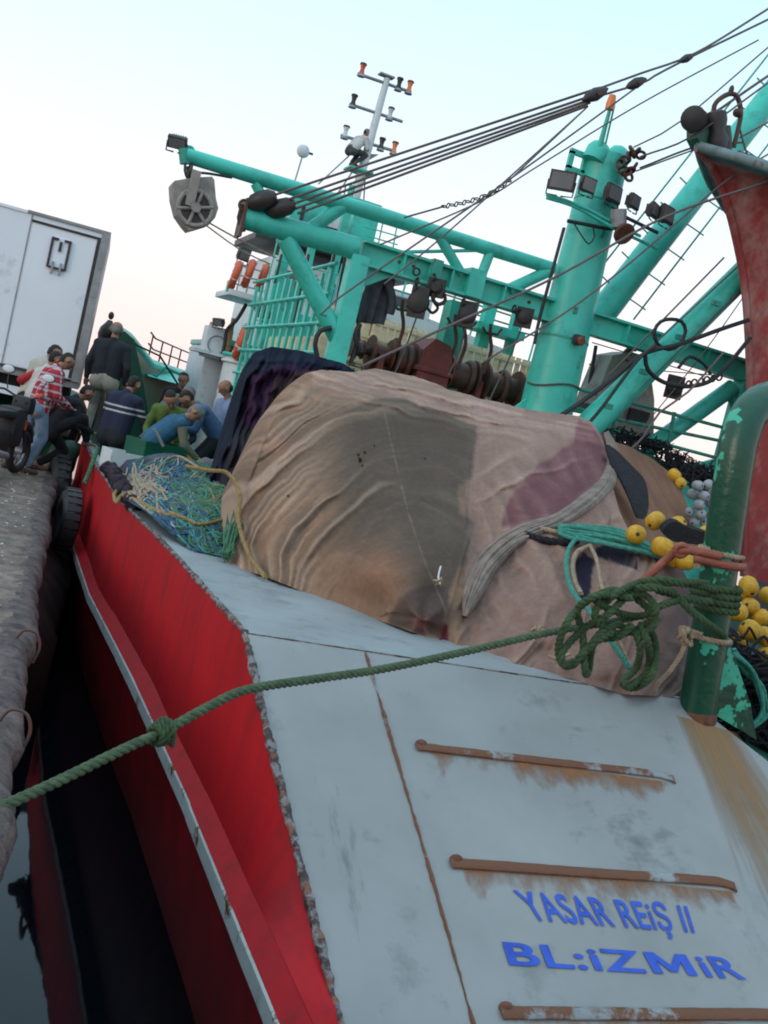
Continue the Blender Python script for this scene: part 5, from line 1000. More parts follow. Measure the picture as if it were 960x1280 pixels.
# turns round the post and the big hitch beside it
PA = V(atY(872, 890, 5.12)); PB = V(atY(917, 590, 5.12)); pa = (PB-PA).normalized()
def turns(zfrac0, zfrac1, n_, r, Rr, a0=0.0, a1=None):
    u = Vector((1, 0, 0)); w_ = Vector((0, 1, 0)); P = []
    tot = n_*2*PI
    for i in range(int(n_*22)+1):
        a = a0+tot*i/(n_*22); z_ = zfrac0+(zfrac1-zfrac0)*i/(n_*22); P.append(PA.lerp(PB, z_)+(u*math.cos(a)+w_*math.sin(a))*Rr)
    return P
hm = MB(); laid(hm, turns(.44, .54, 3.5, .03, .114+.024, PI), .0235, n=7)
laid(hm, [V(atY(x, y, Y)) for x, y, Y in ((905, 795, 5.02), (885, 780, 4.9), (862, 762, 4.92), (845, 745, 4.95), (822, 738, 4.98))], .0235, n=7)
tag(hm.build('post_turns', 'rope_dgreen'), 'dark green rope turns wound round the flaking stern post', 'rope')
ht = MB()
for P in ([(845, 742), (815, 735), (780, 738), (750, 755), (745, 775), (770, 792), (800, 785), (820, 765), (808, 745), (785, 742)],
          [(890, 752), (868, 750), (850, 750), (825, 758), (800, 770), (770, 765), (745, 750), (765, 738), (795, 748), (820, 775), (800, 792), (775, 782)],
          [(885, 730), (865, 728), (848, 728), (815, 732), (785, 745), (760, 768), (735, 782), (715, 800), (702, 818), (706, 832), (722, 826), (738, 808), (752, 790), (775, 780)],
          [(790, 748), (755, 742), (728, 756), (708, 780), (698, 808), (702, 828), (715, 832), (730, 815), (748, 800), (775, 795), (790, 780)],
          [(780, 745), (745, 745), (722, 762), (728, 790), (730, 820), (732, 842), (736, 836), (742, 805), (765, 790)],
          [(800, 780), (808, 800), (812, 825), (805, 845), (785, 858), (780, 850), (795, 835), (800, 812), (795, 790)],
          [(808, 778), (818, 800), (820, 826), (812, 848), (792, 860), (778, 856)],
          [(895, 738), (872, 732), (850, 729), (830, 725), (800, 728), (770, 742), (758, 752)]):
    laid(ht, [V(atY(x, y, 4.97+.05*math.sin(i*1.9+len(P))-(.03 if i % 2 else 0))) for i, (x, y) in enumerate(P)], .0225, n=7)
tag(ht.build('rope_hitch', 'rope_dgreen'), 'big bunch of dark green hitches and loops hanging beside the stern post', 'rope')
st_ = MB()
st_.tube(crom(turns(.62, .66, 1.3, .02, .135, PI*.75), .03), .028, 10); st_.tube(crom([V(atY(x, y, Y)) for x, y, Y in ((790, 736, 5.15), (810, 720, 5.1), (835, 698, 5.05), (850, 688, 4.98), (880, 690, 4.9))], .03), .026, 10); st_.torus(V(atY(851, 688, 4.97)), (.3, 1, .3), .036, .018, 16, 8)
tag(st_.build('strop', 'rope_rust'), 'red brown rope strop pulled round the stern post', 'strop')
be = MB(); laid(be, turns(.315, .33, 1.15, .02, .13, PI*.9), .018, n=6)
for k in range(4): P = [V(atY(858, 795, 4.94))+Vector((.04*math.cos(a+k), .03*math.sin(a*2), .045*math.sin(a+k*.7))) for a in np.linspace(0, 5, 10)]; laid(be, P, .013, n=5)
laid(be, [V(atY(x, y, Y)) for x, y, Y in ((858, 800, 4.95), (850, 820, 4.96), (836, 840, 5.0), (822, 855, 5.05), (818, 866, 5.1))], .015, n=6)
tag(be.build('beige_lashing', 'rope_beige'), 'beige braided cord tied round the lower stern post with a hanging tail', 'cord')
be2 = MB(); laid(be2, turns(.665, .675, 1.1, .02, .129, PI*.9), .016, n=6); tag(be2.build('tan_lashing', 'rope_beige'), 'worn tan cord round the stern post just above the red brown strop', 'cord')
# ---- floats
def floats(name, m_, lst, rad, grp, labs, cat='float'):
    r0 = None
    for i, (x, y, Y, s_) in enumerate(lst):
        if r0 is None:
            r0 = thing(name, '', cat, (0, 0, 0), grp); b_ = MB(); b_.lathe((-rad*1.15, 0, 0), (rad*1.15, 0, 0), [(0, rad*.22), (.03, rad*.45), (.12, rad*.78), (.28, rad*.97), (.5, rad), (.72, rad*.97), (.88, rad*.78), (.97, rad*.45), (1, rad*.22)], 20); b_.build('shell', m_, r0)
            MB().cyl((-rad*1.17, 0, 0), (rad*1.17, 0, 0), rad*.21, 12).build('hole', 'black', r0); o = r0
        else: o = copy_tree(r0)
        o.location = V(atY(x, y, Y)); o.scale = (s_,)*3; o.rotation_euler = (rg.uniform(-.5, .5), rg.uniform(-.6, .6), rg.uniform(0, 3)); o['label'] = labs[i] if i < len(labs) else labs[-1]
floats('yellow_float', 'yellow', [(819, 651, 6.7, 1.05), (795, 668, 6.3, 1.1), (828, 684, 6.2, 1.1), (846, 656, 6.6, 1), (857, 703, 6.15, .9), (846, 700, 6.25, .9), (884, 665, 6.9, .9), (936, 733, 6.3, 1.1), (921, 765, 6.2, 1.1), (938, 758, 6.25, 1), (939, 789, 6.0, 1.2), (957, 796, 6.0, 1.1), (950, 772, 6.2, 1), (962, 745, 6.4, 1.1), (843, 594, 8.4, .9), (851, 604, 8.3, .8), (925, 742, 6.5, 1), (878, 690, 6.5, 1), (958, 820, 5.9, 1), (925, 800, 6.4, 1)],
       .066, 'yellow net floats heaped round the stern post', ['yellow float showing its hole on top of the black strip end', 'yellow float half buried at the edge of the near net', 'yellow float just above the turquoise hank', 'yellow float partly under a black cloth', 'yellow float above the red brown strop', 'yellow float behind the hook of the strop', 'small yellow float tight against the left side of the post'] + ['yellow float in the pile right of the stern post']*7 + ['pale yellow float beside the grey floats', 'small yellow float beside the grey floats'] + ['yellow float in the pile right of the stern post']*4)
gl = []
for (x, y) in ((872, 607), (885, 606), (866, 618), (880, 620), (893, 615), (874, 631), (889, 629), (862, 640), (876, 643), (890, 642), (868, 652), (882, 655), (893, 652)): gl.append((x, y, 8.5+rg.uniform(-.12, .12), 1))
floats('grey_float', 'fgrey', gl, .052, 'grey net floats heaped behind the stern post', ['grey float in the pile behind the stern post'])
bk2 = MB(); bk2.prism(crom([V(atY(x, y, 6.5)) for x, y in ((828, 664), (842, 652), (862, 660), (886, 668), (884, 680), (862, 680), (840, 676))], .03, True), (0, .05, .02)); tag(bk2.build('black_rag', 'netblack', smooth=False), 'black rag lying over the yellow floats left of the post', 'cloth')
# black netting over the bin wall and at the right of the post
def clump(name, pts, Y, r, m_, lb, n_=240, amp=.5, sq=.6):
    mb = MB(); 
    for i in range(n_):
        k = rg.random()*(len(pts)-1); a, b_ = pts[int(k)], pts[int(k)+1]; f = k-int(k); w_ = a[2]*(1-f)+b_[2]*f; x = a[0]*(1-f)+b_[0]*f+rg.gauss(0, w_*.45); y = a[1]*(1-f)+b_[1]*f+rg.gauss(0, w_*.45*sq); yy = Y(x, y) if callable(Y) else Y
        c = V(atY(x, y, yy+rg.uniform(-.1, .15))); P = [c+Vector((rg.gauss(0, r), rg.gauss(0, r*.6), rg.gauss(0, r*.7))) for _ in range(5)]; mb.tube(crom(P, .04), rg.uniform(.05, .11)*r, 5)
    return tag(mb.build(name, m_), lb, 'net')
clump('black_net', [(770, 545, 4), (800, 552, 6), (830, 563, 7), (860, 580, 6), (878, 592, 5)], 10.6, .08, 'netblack', 'black netting bundled along the top of the turquoise bin wall', 120)
clump('black_net_sag', [(836, 580, 5), (843, 592, 6), (850, 585, 5)], 10.4, .1, 'netblack', 'small sag of black netting hanging below the bundled one', 60)
clump('dark_net_pile', [(925, 830, 26), (935, 860, 30), (950, 900, 24), (965, 930, 16)], 5.75, .12, 'netblack', 'dark netting pile in the recess right of the stern post', 260, sq=1.2)
clump('black_net_edge', [(860, 592, 8), (885, 597, 8), (905, 600, 8)], 9.3, .10, 'netblack', 'black net edge lying over the grey floats', 45)
gr = MB()
for k in range(7): P = [V(atY(x+rg.gauss(0, 3), y+rg.gauss(0, 3), 5.5-k*.02)) for x, y in ((915, 815), (935, 835), (950, 860), (955, 890), (940, 905), (925, 895))]; gr.tube(crom(P, .04), .014, 6)
tag(gr.build('green_line', 'rope_turq'), 'dull turquoise lines looped in the dark recess right of the post', 'rope')
# ================================================================ OTHER BOAT, TRUCK, MOTORCYCLE, TYRES
rbt = thing('red_boat', 'neighbouring boat whose tall faded red bow juts in at the right edge', 'boat', V(atY(960, 740, 10.8))*1.0)
stem = [(873, 186, 10.0), (893, 212, 10.08), (908, 250, 10.15), (921, 300, 10.2), (931, 355, 10.25), (936, 420, 10.3), (938, 490, 10.33), (936, 560, 10.36), (932, 640, 10.4), (930, 720, 10.4), (926, 800, 10.4), (915, 1000, 10.4)]
SP = [V(atY(*p)) for p in stem]
topN = [SP[0], V(atY(906, 212, 10.05)), V(atY(960, 252, 10.1)), V(atY(1080, 330, 10.3)), V(atY(1300, 420, 11.0)), V(atY(1600, 520, 12.0))]
def side(sgn):
    G = []
    for i in range(60):
        t_ = i/59; row = []; tp = crom(topN, .2); tpp = tp[int(t_*(len(tp)-1))]
        dx = tpp.x-SP[0].x
        for j, s_ in enumerate(crom(SP, .12)):
            f = j/(len(crom(SP, .12))-1); z_ = s_.z+(tpp.z-SP[0].z)*(1-f); half = sgn*(1-math.exp(-dx*.5))*(1.9-1.1*f)
            row.append((s_.x+dx, s_.y+half, z_))
        G.append(row)
    return np.array(G)
Gn = side(-1); Gf2 = side(1); kk_ = Gn.shape[1]; cutk = int(kk_*.62)
sheet('hull_side', Gn[:, :cutk+1], 'redboat', rbt); M['greyhull'] = mat('dark_grey_blue_hull', (.085, .10, .125), .6, var=.3, dirt=.4); sheet('hull_bottom', Gn[:, cutk:], 'greyhull', rbt)
sheet('hull_side', Gf2[:, :cutk+1], 'redboat', rbt); sheet('hull_bottom', Gf2[:, cutk:], 'greyhull', rbt)
M['rbrail'] = mat('worn_grey_green_rail', (.16, .23, .24), .55, var=.3, dirt=.5, rust=.3)
for G_ in (Gn, Gf2): MB().tube([Vector(p)+Vector((0, 0, .02)) for p in G_[:, 0]], .06, 10).build('rail_cap', 'rbrail', rbt)
sheet('bow_deck', [[Vector(a)-Vector((0, 0, .02)), Vector(b_)-Vector((0, 0, .02))] for a, b_ in zip(Gn[:, 0], Gf2[:, 0])], 'rbrail', rbt)
MB().tube([p+Vector((-.01, 0, 0)) for p in crom(SP[:-2], .1)], .045, 8).build('stem_bar', 'redboat', rbt)
MB().prism([V(atY(x, y, 10.15)) for x, y in ((925, 188), (985, 210), (1010, 250), (985, 262), (935, 212))], (0, .06, 0)).build('bow_bulwark', 'rbrail', rbt, smooth=False)
# bow roller, bollards and hoop
rw_ = lambda x, y, Y=10.0: V(atY(x, y, Y))
bn = MB(); bn.lathe(rw_(867, 152)-Vector((.10, .12, .02)), rw_(873, 150)+Vector((.08, .12, .02)), [(0, .06), (.1, .14), (.35, .115), (.6, .115), (.9, .14), (1, .07)], 18); o = bn.build('bow_roller', 'block', rbt)
MB().prism([rw_(872, 148), rw_(886, 150), rw_(892, 178), rw_(878, 184), (rw_(872, 172))], (0, .2, 0)).build('roller_cheek', 'dgreen', o, smooth=False)
MB().lathe(rw_(897, 190), rw_(895, 138), [(0, .10), (.3, .13), (.5, .10), (.75, .12), (.95, .11), (1, .06)], 16).build('bollard', 'steel', rbt); MB().lathe(rw_(905, 190), rw_(904, 158), [(0, .09), (.6, .09), (1, .08)], 14).build('bollard', 'steel', rbt)
MB().tube(crom([rw_(892, 150), rw_(893, 132), rw_(902, 122), rw_(914, 117), rw_(922, 122), rw_(926, 140), rw_(923, 160), rw_(917, 184)], .04), .028, 8).build('bow_hoop', 'winch', rbt); MB().ell(rw_(922, 141), (.055, .055, .05)).build('hoop_clamp', 'winch', rbt); MB().ell(rw_(914, 113), (.03, .03, .06)).build('hoop_pin', 'winch', rbt)
wire([(924, 158), (932, 188), (936, 196)], 10.0, .012, 'short dark line from the bow hoop to the red boat rail')
wire([(882, 148), (902, 135), (935, 112), (985, 78)], 10.0, .016, 'dark shroud from the red bow roller up to the right'); wire([(925, 172), (965, 150)], 10.1, .012, 'rusty line right of the bow hoop on the red boat')

trk = thing('refrigerated_truck', 'white box truck parked on the quay behind the onlookers', 'truck', (-2.5, 17.0, 0))
TR = V(atY(137, 293, 16.0)); BR_ = Vector((TR.x, 16.0, 1.30)); az = R(95); dx_ = Vector((-math.sin(az), -math.cos(az), 0)); dn = Vector((-dx_.y, dx_.x, 0)); dn = dn if dn.y > 0 else -dn; UZ = Vector((0, 0, 1)); Hb = TR.z-1.30
def tb(a, b_, z0, z1, d0, d1, name, m_, par=trk, bev=0.0):
    c = BR_+dx_*((a+b_)/2)+dn*((d0+d1)/2)+UZ*((z0+z1)/2); return MB().box(c, (b_-a, d1-d0, z1-z0), (dx_, dn, UZ), bev).build(name, m_, par, smooth=False)
box_ = tb(.0, 6.2, 0, Hb, 0, 2.3, 'cargo_box', 'truck', bev=.02)
tb(-.02, .10, -.02, Hb+.03, -.03, 2.33, 'rear_frame', 'alu'); tb(.10, .15, .02, Hb-.12, -.012, 0, 'side_trim', 'steel', box_); tb(.0, 1.16, Hb-.01, Hb+.03, -.03, .06, 'roof_rail', 'alu', box_); tb(.10, 1.08, Hb-.12, Hb-.085, -.014, 0, 'door_gasket', 'steel', box_); tb(1.08, 1.10, -.02, Hb-.02, -.008, 0, 'door_seam', 'alu', box_); tb(1.16, 6.2, Hb-.02, Hb+.02, -.02, .06, 'roof_rail', 'truck', box_); tb(.15, 1.10, -.03, .0, -.02, .03, 'door_gasket', 'steel', box_); tb(-.022, 6.2, -.12, -.03, .02, 2.2, 'chassis_rail', 'alu')
hx_ = 0.63
def hb(a, b_, z0, z1, m_, nm='vent_hatch', d=-.03): return tb(a, b_, z0, z1, d, 0, nm, m_, hatch)
hatch = tb(hx_-.10, hx_+.10, 1.55, 1.97, -.012, 0, 'vent_hatch', 'truck')
for a, b_, c, d_ in ((-.14, -.11, 1.53, 1.94), (.11, .14, 1.53, 1.94), (-.14, -.04, 1.93, 1.965), (.04, .14, 1.93, 1.965), (-.11, .11, 1.52, 1.55), (-.02, .02, 1.78, 1.92)): hb(hx_+a, hx_+b_, c, d_, 'steel', 'hatch_frame', -.035)
for a in (-.07, .04): hb(hx_+a, hx_+a+.03, 1.45, 1.62, 'alu', 'hatch_catch', -.04)
tb(.3, 5.8, -.75, -.62, .05, .10, 'side_guard', 'truck'); tb(.3, 5.8, -.42, -.28, .05, .10, 'side_guard', 'truck'); tb(.1, 6.0, -.35, -.12, .5, .7, 'frame_beam', 'black'); tb(.1, 6.0, -.35, -.12, 1.6, 1.8, 'frame_beam', 'black'); tb(-.02, .08, -.85, -.70, .1, 2.2, 'rear_bumper', 'steel'); tb(-.03, .02, -.66, -.54, .15, .45, 'tail_lamp', 'lens_red')
for a in (2.2, 5.6):
    for d0 in (.25, 1.75):
        c = BR_+dx_*a+dn*d0+UZ*(-.83); wh = MB().torus(c, dn, .33, .14, 30, 10).build('wheel', 'black', trk); MB().lathe(c-dn*.1, c+dn*.1, [(0, .1), (.2, .24), (.8, .24), (1, .1)], 20).build('rim', 'alu', wh)

# motorcycle (front end seen at the left edge)
mc = thing('motorcycle', 'dark small motorcycle with a red switch block parked on the quay at the left edge', 'motorcycle', (-.1, 12.6, 0))
def mq(px, py, Y=12.4): return V(atY(px, py, Y))
wc_ = V(atZ(17, 592, 0)); wc_ = Vector((wc_.x, wc_.y, .30)); fd = Vector((.42, .9, 0)).normalized(); sdv = Vector((fd.y, -fd.x, 0)); WY = wc_.y
def mp2(f, s_, z_): return wc_+fd*f+sdv*s_+UZ*(z_-.30)
def wheel(c):
    w_ = MB().torus(c, sdv, .245, .052, 34, 10).build('wheel', 'black', mc); MB().torus(c, sdv, .19, .015, 30, 6).build('rim', 'alu', w_); MB().cyl(c-sdv*.06, c+sdv*.06, .04, 12).build('hub', 'alu', w_)
    sp = MB()
    for k in range(10): a = k*PI/5; sp.cyl(c, c+(fd*math.cos(a)+UZ*math.sin(a))*.19, .004, 4)
    sp.build('spokes', 'alu', w_)
# the machine faces away to the left, front wheel nearest the quay edge
wheel(wc_); wheel(wc_-fd*1.22)
for s_ in (-.075, .075): MB().tube([mp2(0, s_, .30), mp2(-.12, s_, .62), mp2(-.22, s_*.9, .95)], [.026, .024, .022], 10).build('fork_leg', 'steel', mc)
MB().tube(crom([mp2(.27, 0, .42), mp2(.16, 0, .60), mp2(0, 0, .65), mp2(-.2, 0, .60)], .04), .055, 10).build('mudguard', 'black', mc)
MB().tube(crom([mp2(-.26, -.36, 1.02), mp2(-.24, -.25, 1.05), mp2(-.2, -.08, .99), mp2(-.2, .08, .99), mp2(-.24, .25, 1.05), mp2(-.26, .36, 1.02)], .04), .014, 8).build('handlebar', 'steel', mc)
MB().cyl(mp2(-.26, .25, 1.05), mp2(-.28, .37, 1.02), .02, 10).build('grip', 'black', mc); MB().box(mp2(-.22, .22, 1.06), (.09, .07, .06), (sdv, fd, UZ), .01).build('switch_block', 'lens_red', mc)
for s_ in (-.2, .2):
    MB().tube(crom([mp2(-.24, s_, 1.06), mp2(-.22, s_*1.15, 1.16), mp2(-.18, s_*1.25, 1.24)], .03), .008, 6).build('mirror_stem', 'black', mc); MB().ell(mp2(-.17, s_*1.32, 1.30), (.085, .02, .055), (sdv, fd, UZ)).build('mirror', 'black', mc); MB().ell(mp2(-.19, s_*1.32, 1.302), (.078, .012, .048), (sdv, fd, UZ)).build('mirror_glass', 'white', mc)
def ebox(c, sz, m_, nm, bev=.05): return MB().box(c, sz, (fd, sdv, UZ), bev).build(nm, m_, mc)
ebox(mp2(-.13, 0, .90), (.2, .26, .22), 'black', 'headlamp_cowl', .06); MB().ell(mp2(-.02, 0, .90), (.03, .08, .07), (fd, sdv, UZ)).build('headlamp', 'lens_clear', mc); ebox(mp2(-.42, 0, .62), (.30, .30, .5), 'black', 'leg_shield', .08); ebox(mp2(-.75, 0, .42), (.4, .24, .3), 'steel', 'engine', .05); ebox(mp2(-.88, 0, .78), (.72, .26, .10), 'black', 'seat', .04); ebox(mp2(-1.2, 0, .62), (.5, .22, .18), 'black', 'tail_cowl', .05); ebox(mp2(-.03, .10, .80), (.04, .04, .04), 'lens_orange', 'indicator', .01)
MB().cyl(mp2(-.7, .16, .28), mp2(-1.35, .17, .36), .045, 12).build('exhaust', 'alu', mc); MB().box(mp2(-.2, .1, .66), (.05, .03, .12), (fd, sdv, UZ)).build('reflector', 'lens_red', mc)
# tyre fenders
def tyre(c, n_, lb, sR=.36, sr=.15):
    t_ = thing('tyre_fender', lb, 'tyre', c-Vector((0, 0, sR+sr)), 'old black tyres fending the hull off the quay'); MB().torus(c, n_, sR, sr, 34, 12).build('tyre', 'black', t_)
    tr_ = MB()
    for k in range(24): a = k*PI/12; n3 = Vector(n_).normalized(); u = n3.orthogonal().normalized(); w_ = n3.cross(u); d_ = u*math.cos(a)+w_*math.sin(a); tr_.box(c+d_*(sR+sr-.004), (.012, .16, .07), (d_, n3, d_.cross(n3)))
    tr_.build('tread', 'black', t_)
tyre(Vector((1.10, 12.3, -.22)), (1, .06, 0), 'black tyre squeezed between hull and quay below the men', .27, .11); tyre(Vector((1.10, 14.9, -.2)), (1, .06, 0), 'black tyre hung farther along under the stepping man', .34, .14)
gl_ = MB(); laid(gl_, [V(atY(*p)) for p in ((122, 560, 13.2), (118, 572, 13.0), (112, 590, 12.8), (106, 604, 12.6))], .03, n=6); tag(gl_.build('green_lashing', 'rope_mint'), 'short green rope lashed over the far port gunwale', 'rope')
# ================================================================ PEOPLE
M['skin'] = mat('tanned_skin', (.30, .145, .09), .6, var=.12); M['hair_dark'] = mat('dark_hair', (.02, .014, .012), .8, var=.3); M['hair_grey'] = mat('grey_hair', (.16, .15, .14), .8, var=.3); M['eye'] = mat('eye', (.02, .015, .015), .2)
def cloth(n_, c, var=.2): M[n_] = mat(n_, c, .92, var=var, vscale=7, bump=.6, bscale=16)
for n_, c in (('cream_knit', (.42, .39, .33)), ('black_sweater', (.014, .016, .024)), ('beige_trousers', (.30, .27, .22)), ('navy_cloth', (.013, .018, .038)), ('dark_trousers', (.015, .017, .022)), ('jeans', (.17, .24, .33)), ('green_shirt', (.08, .14, .03)), ('blue_vest', (.025, .10, .18)), ('light_blue_shirt', (.19, .26, .42)), ('work_blue', (.07, .12, .25)), ('grey_cloth', (.14, .14, .15)), ('cap_grey', (.17, .18, .19)), ('brown_shoe', (.09, .06, .045)), ('yellow_glove', (.62, .36, .02)), ('olive_sleeve', (.16, .16, .11)), ('offwhite', (.5, .5, .48)), ('grey_trousers', (.06, .06, .06)), ('red_cloth', (.38, .02, .03))): cloth(n_, c)
m = bpy.data.materials.new('red_plaid_cloth'); m.use_nodes = True; t = m.node_tree; b = t.nodes['Principled BSDF']; b.inputs['Roughness'].default_value = .9
tcx = N(t, 'ShaderNodeTexCoord'); sp = N(t, 'ShaderNodeSeparateXYZ'); t.links.new(tcx.outputs['Object'], sp.inputs[0])
def stripes(src, freq, thr, add=None):
    a = N(t, 'ShaderNodeMath', operation='MULTIPLY'); a.inputs[1].default_value = freq; t.links.new(src, a.inputs[0]); f = N(t, 'ShaderNodeMath', operation='FRACT'); t.links.new(a.outputs[0], f.inputs[0]); g_ = N(t, 'ShaderNodeMath', operation='GREATER_THAN'); g_.inputs[1].default_value = thr; t.links.new(f.outputs[0], g_.inputs[0]); return g_.outputs[0]
sm = N(t, 'ShaderNodeMath', operation='ADD'); t.links.new(sp.outputs['X'], sm.inputs[0]); t.links.new(sp.outputs['Y'], sm.inputs[1])
s1 = stripes(sp.outputs['Z'], 9.5, .66); s2 = stripes(sm.outputs[0], 9.0, .72); s3 = stripes(sp.outputs['Z'], 19, .84)
def mixc(f, a, c):
    x = N(t, 'ShaderNodeMix', data_type='RGBA'); t.links.new(f, x.inputs[0])
    for s_, v in ((6, a), (7, c)):
        if isinstance(v, tuple): x.inputs[s_].default_value = (*v, 1)
        else: t.links.new(v, x.inputs[s_])
    return x.outputs[2]
c1 = mixc(s1, (.42, .015, .03), (.42, .33, .36)); c2 = mixc(s2, c1, (.5, .42, .45)); c3 = mixc(s3, c2, (.10, .03, .06)); t.links.new(c3, b.inputs['Base Color']); M['red_plaid'] = m
m = bpy.data.materials.new('navy_striped_cloth'); m.use_nodes = True; t = m.node_tree; b = t.nodes['Principled BSDF']; b.inputs['Roughness'].default_value = .9
tcx = N(t, 'ShaderNodeTexCoord'); sp = N(t, 'ShaderNodeSeparateXYZ'); t.links.new(tcx.outputs['Object'], sp.inputs[0])
a_ = None
for (z0, wd) in ((1.20, .022), (1.27, .022)):
    s_ = N(t, 'ShaderNodeMath', operation='COMPARE'); s_.inputs[1].default_value = z0; s_.inputs[2].default_value = wd*.55; t.links.new(sp.outputs['Z'], s_.inputs[0])
    if a_ is None: a_ = s_.outputs[0]
    else: q = N(t, 'ShaderNodeMath', operation='MAXIMUM'); t.links.new(a_, q.inputs[0]); t.links.new(s_.outputs[0], q.inputs[1]); a_ = q.outputs[0]
t.links.new(mixc(a_, (.013, .018, .045), (.42, .42, .42)), b.inputs['Base Color']); M['navy_striped'] = m
def blob(caps, name, m_, parent, vox, org_, smooth_it=2):
    mb = MB()
    for c in caps:
        a, b_, r0, r1 = c; a = Vector(a); b_ = Vector(b_); L = (b_-a).length
        if L < 1e-4: mb.ell(a, (r0,)*3 if not isinstance(r1, tuple) else r1, nu=12, nv=8); continue
        n_ = 12; prof = []
        for k in range(5): th = PI/2*k/4; prof.append((a+(a-b_).normalized()*(r0*math.cos(th)), max(r0*math.sin(th), r0*.05)))
        for k in range(5): th = PI/2*(4-k)/4; prof.append((b_+(b_-a).normalized()*(r1*math.cos(th)), max(r1*math.sin(th), r1*.05)))
        mb.tube([p for p, r in prof], [r for p, r in prof], n_)
    me = bpy.data.meshes.new(name); me.from_pydata([v-org_ for v in mb.v], [], mb.f)
    bm = bmesh.new(); bm.from_mesh(me); bmesh.ops.recalc_face_normals(bm, faces=bm.faces); bm.to_mesh(me); bm.free()
    o = bpy.data.objects.new(name, me); COL.objects.link(o); r_ = o.modifiers.new('r', 'REMESH'); r_.mode = 'VOXEL'; r_.voxel_size = vox
    if smooth_it: s_ = o.modifiers.new('s', 'SMOOTH'); s_.iterations = smooth_it; s_.factor = .5
    bpy.context.view_layer.update(); ev = o.evaluated_get(bpy.context.evaluated_depsgraph_get()); m2 = bpy.data.meshes.new_from_object(ev); o.modifiers.clear(); o.data = m2; bpy.data.meshes.remove(me); m2.name = name
    m2.materials.clear(); m2.materials.append(M[m_]); m2.polygons.foreach_set('use_smooth', [True]*len(m2.polygons)); o.name = name; o.parent = parent; return o
def ik(A, T, l1, l2, pole):
    d = T-A; L = min(d.length, (l1+l2)*.995); d.normalize(); x = (l1*l1-l2*l2+L*L)/(2*L); hgt = math.sqrt(max(0, l1*l1-x*x)); p = pole-d*pole.dot(d); p = p.normalized() if p.length > 1e-4 else d.orthogonal().normalized()
    return A+d*x+p*hgt, A+d*L
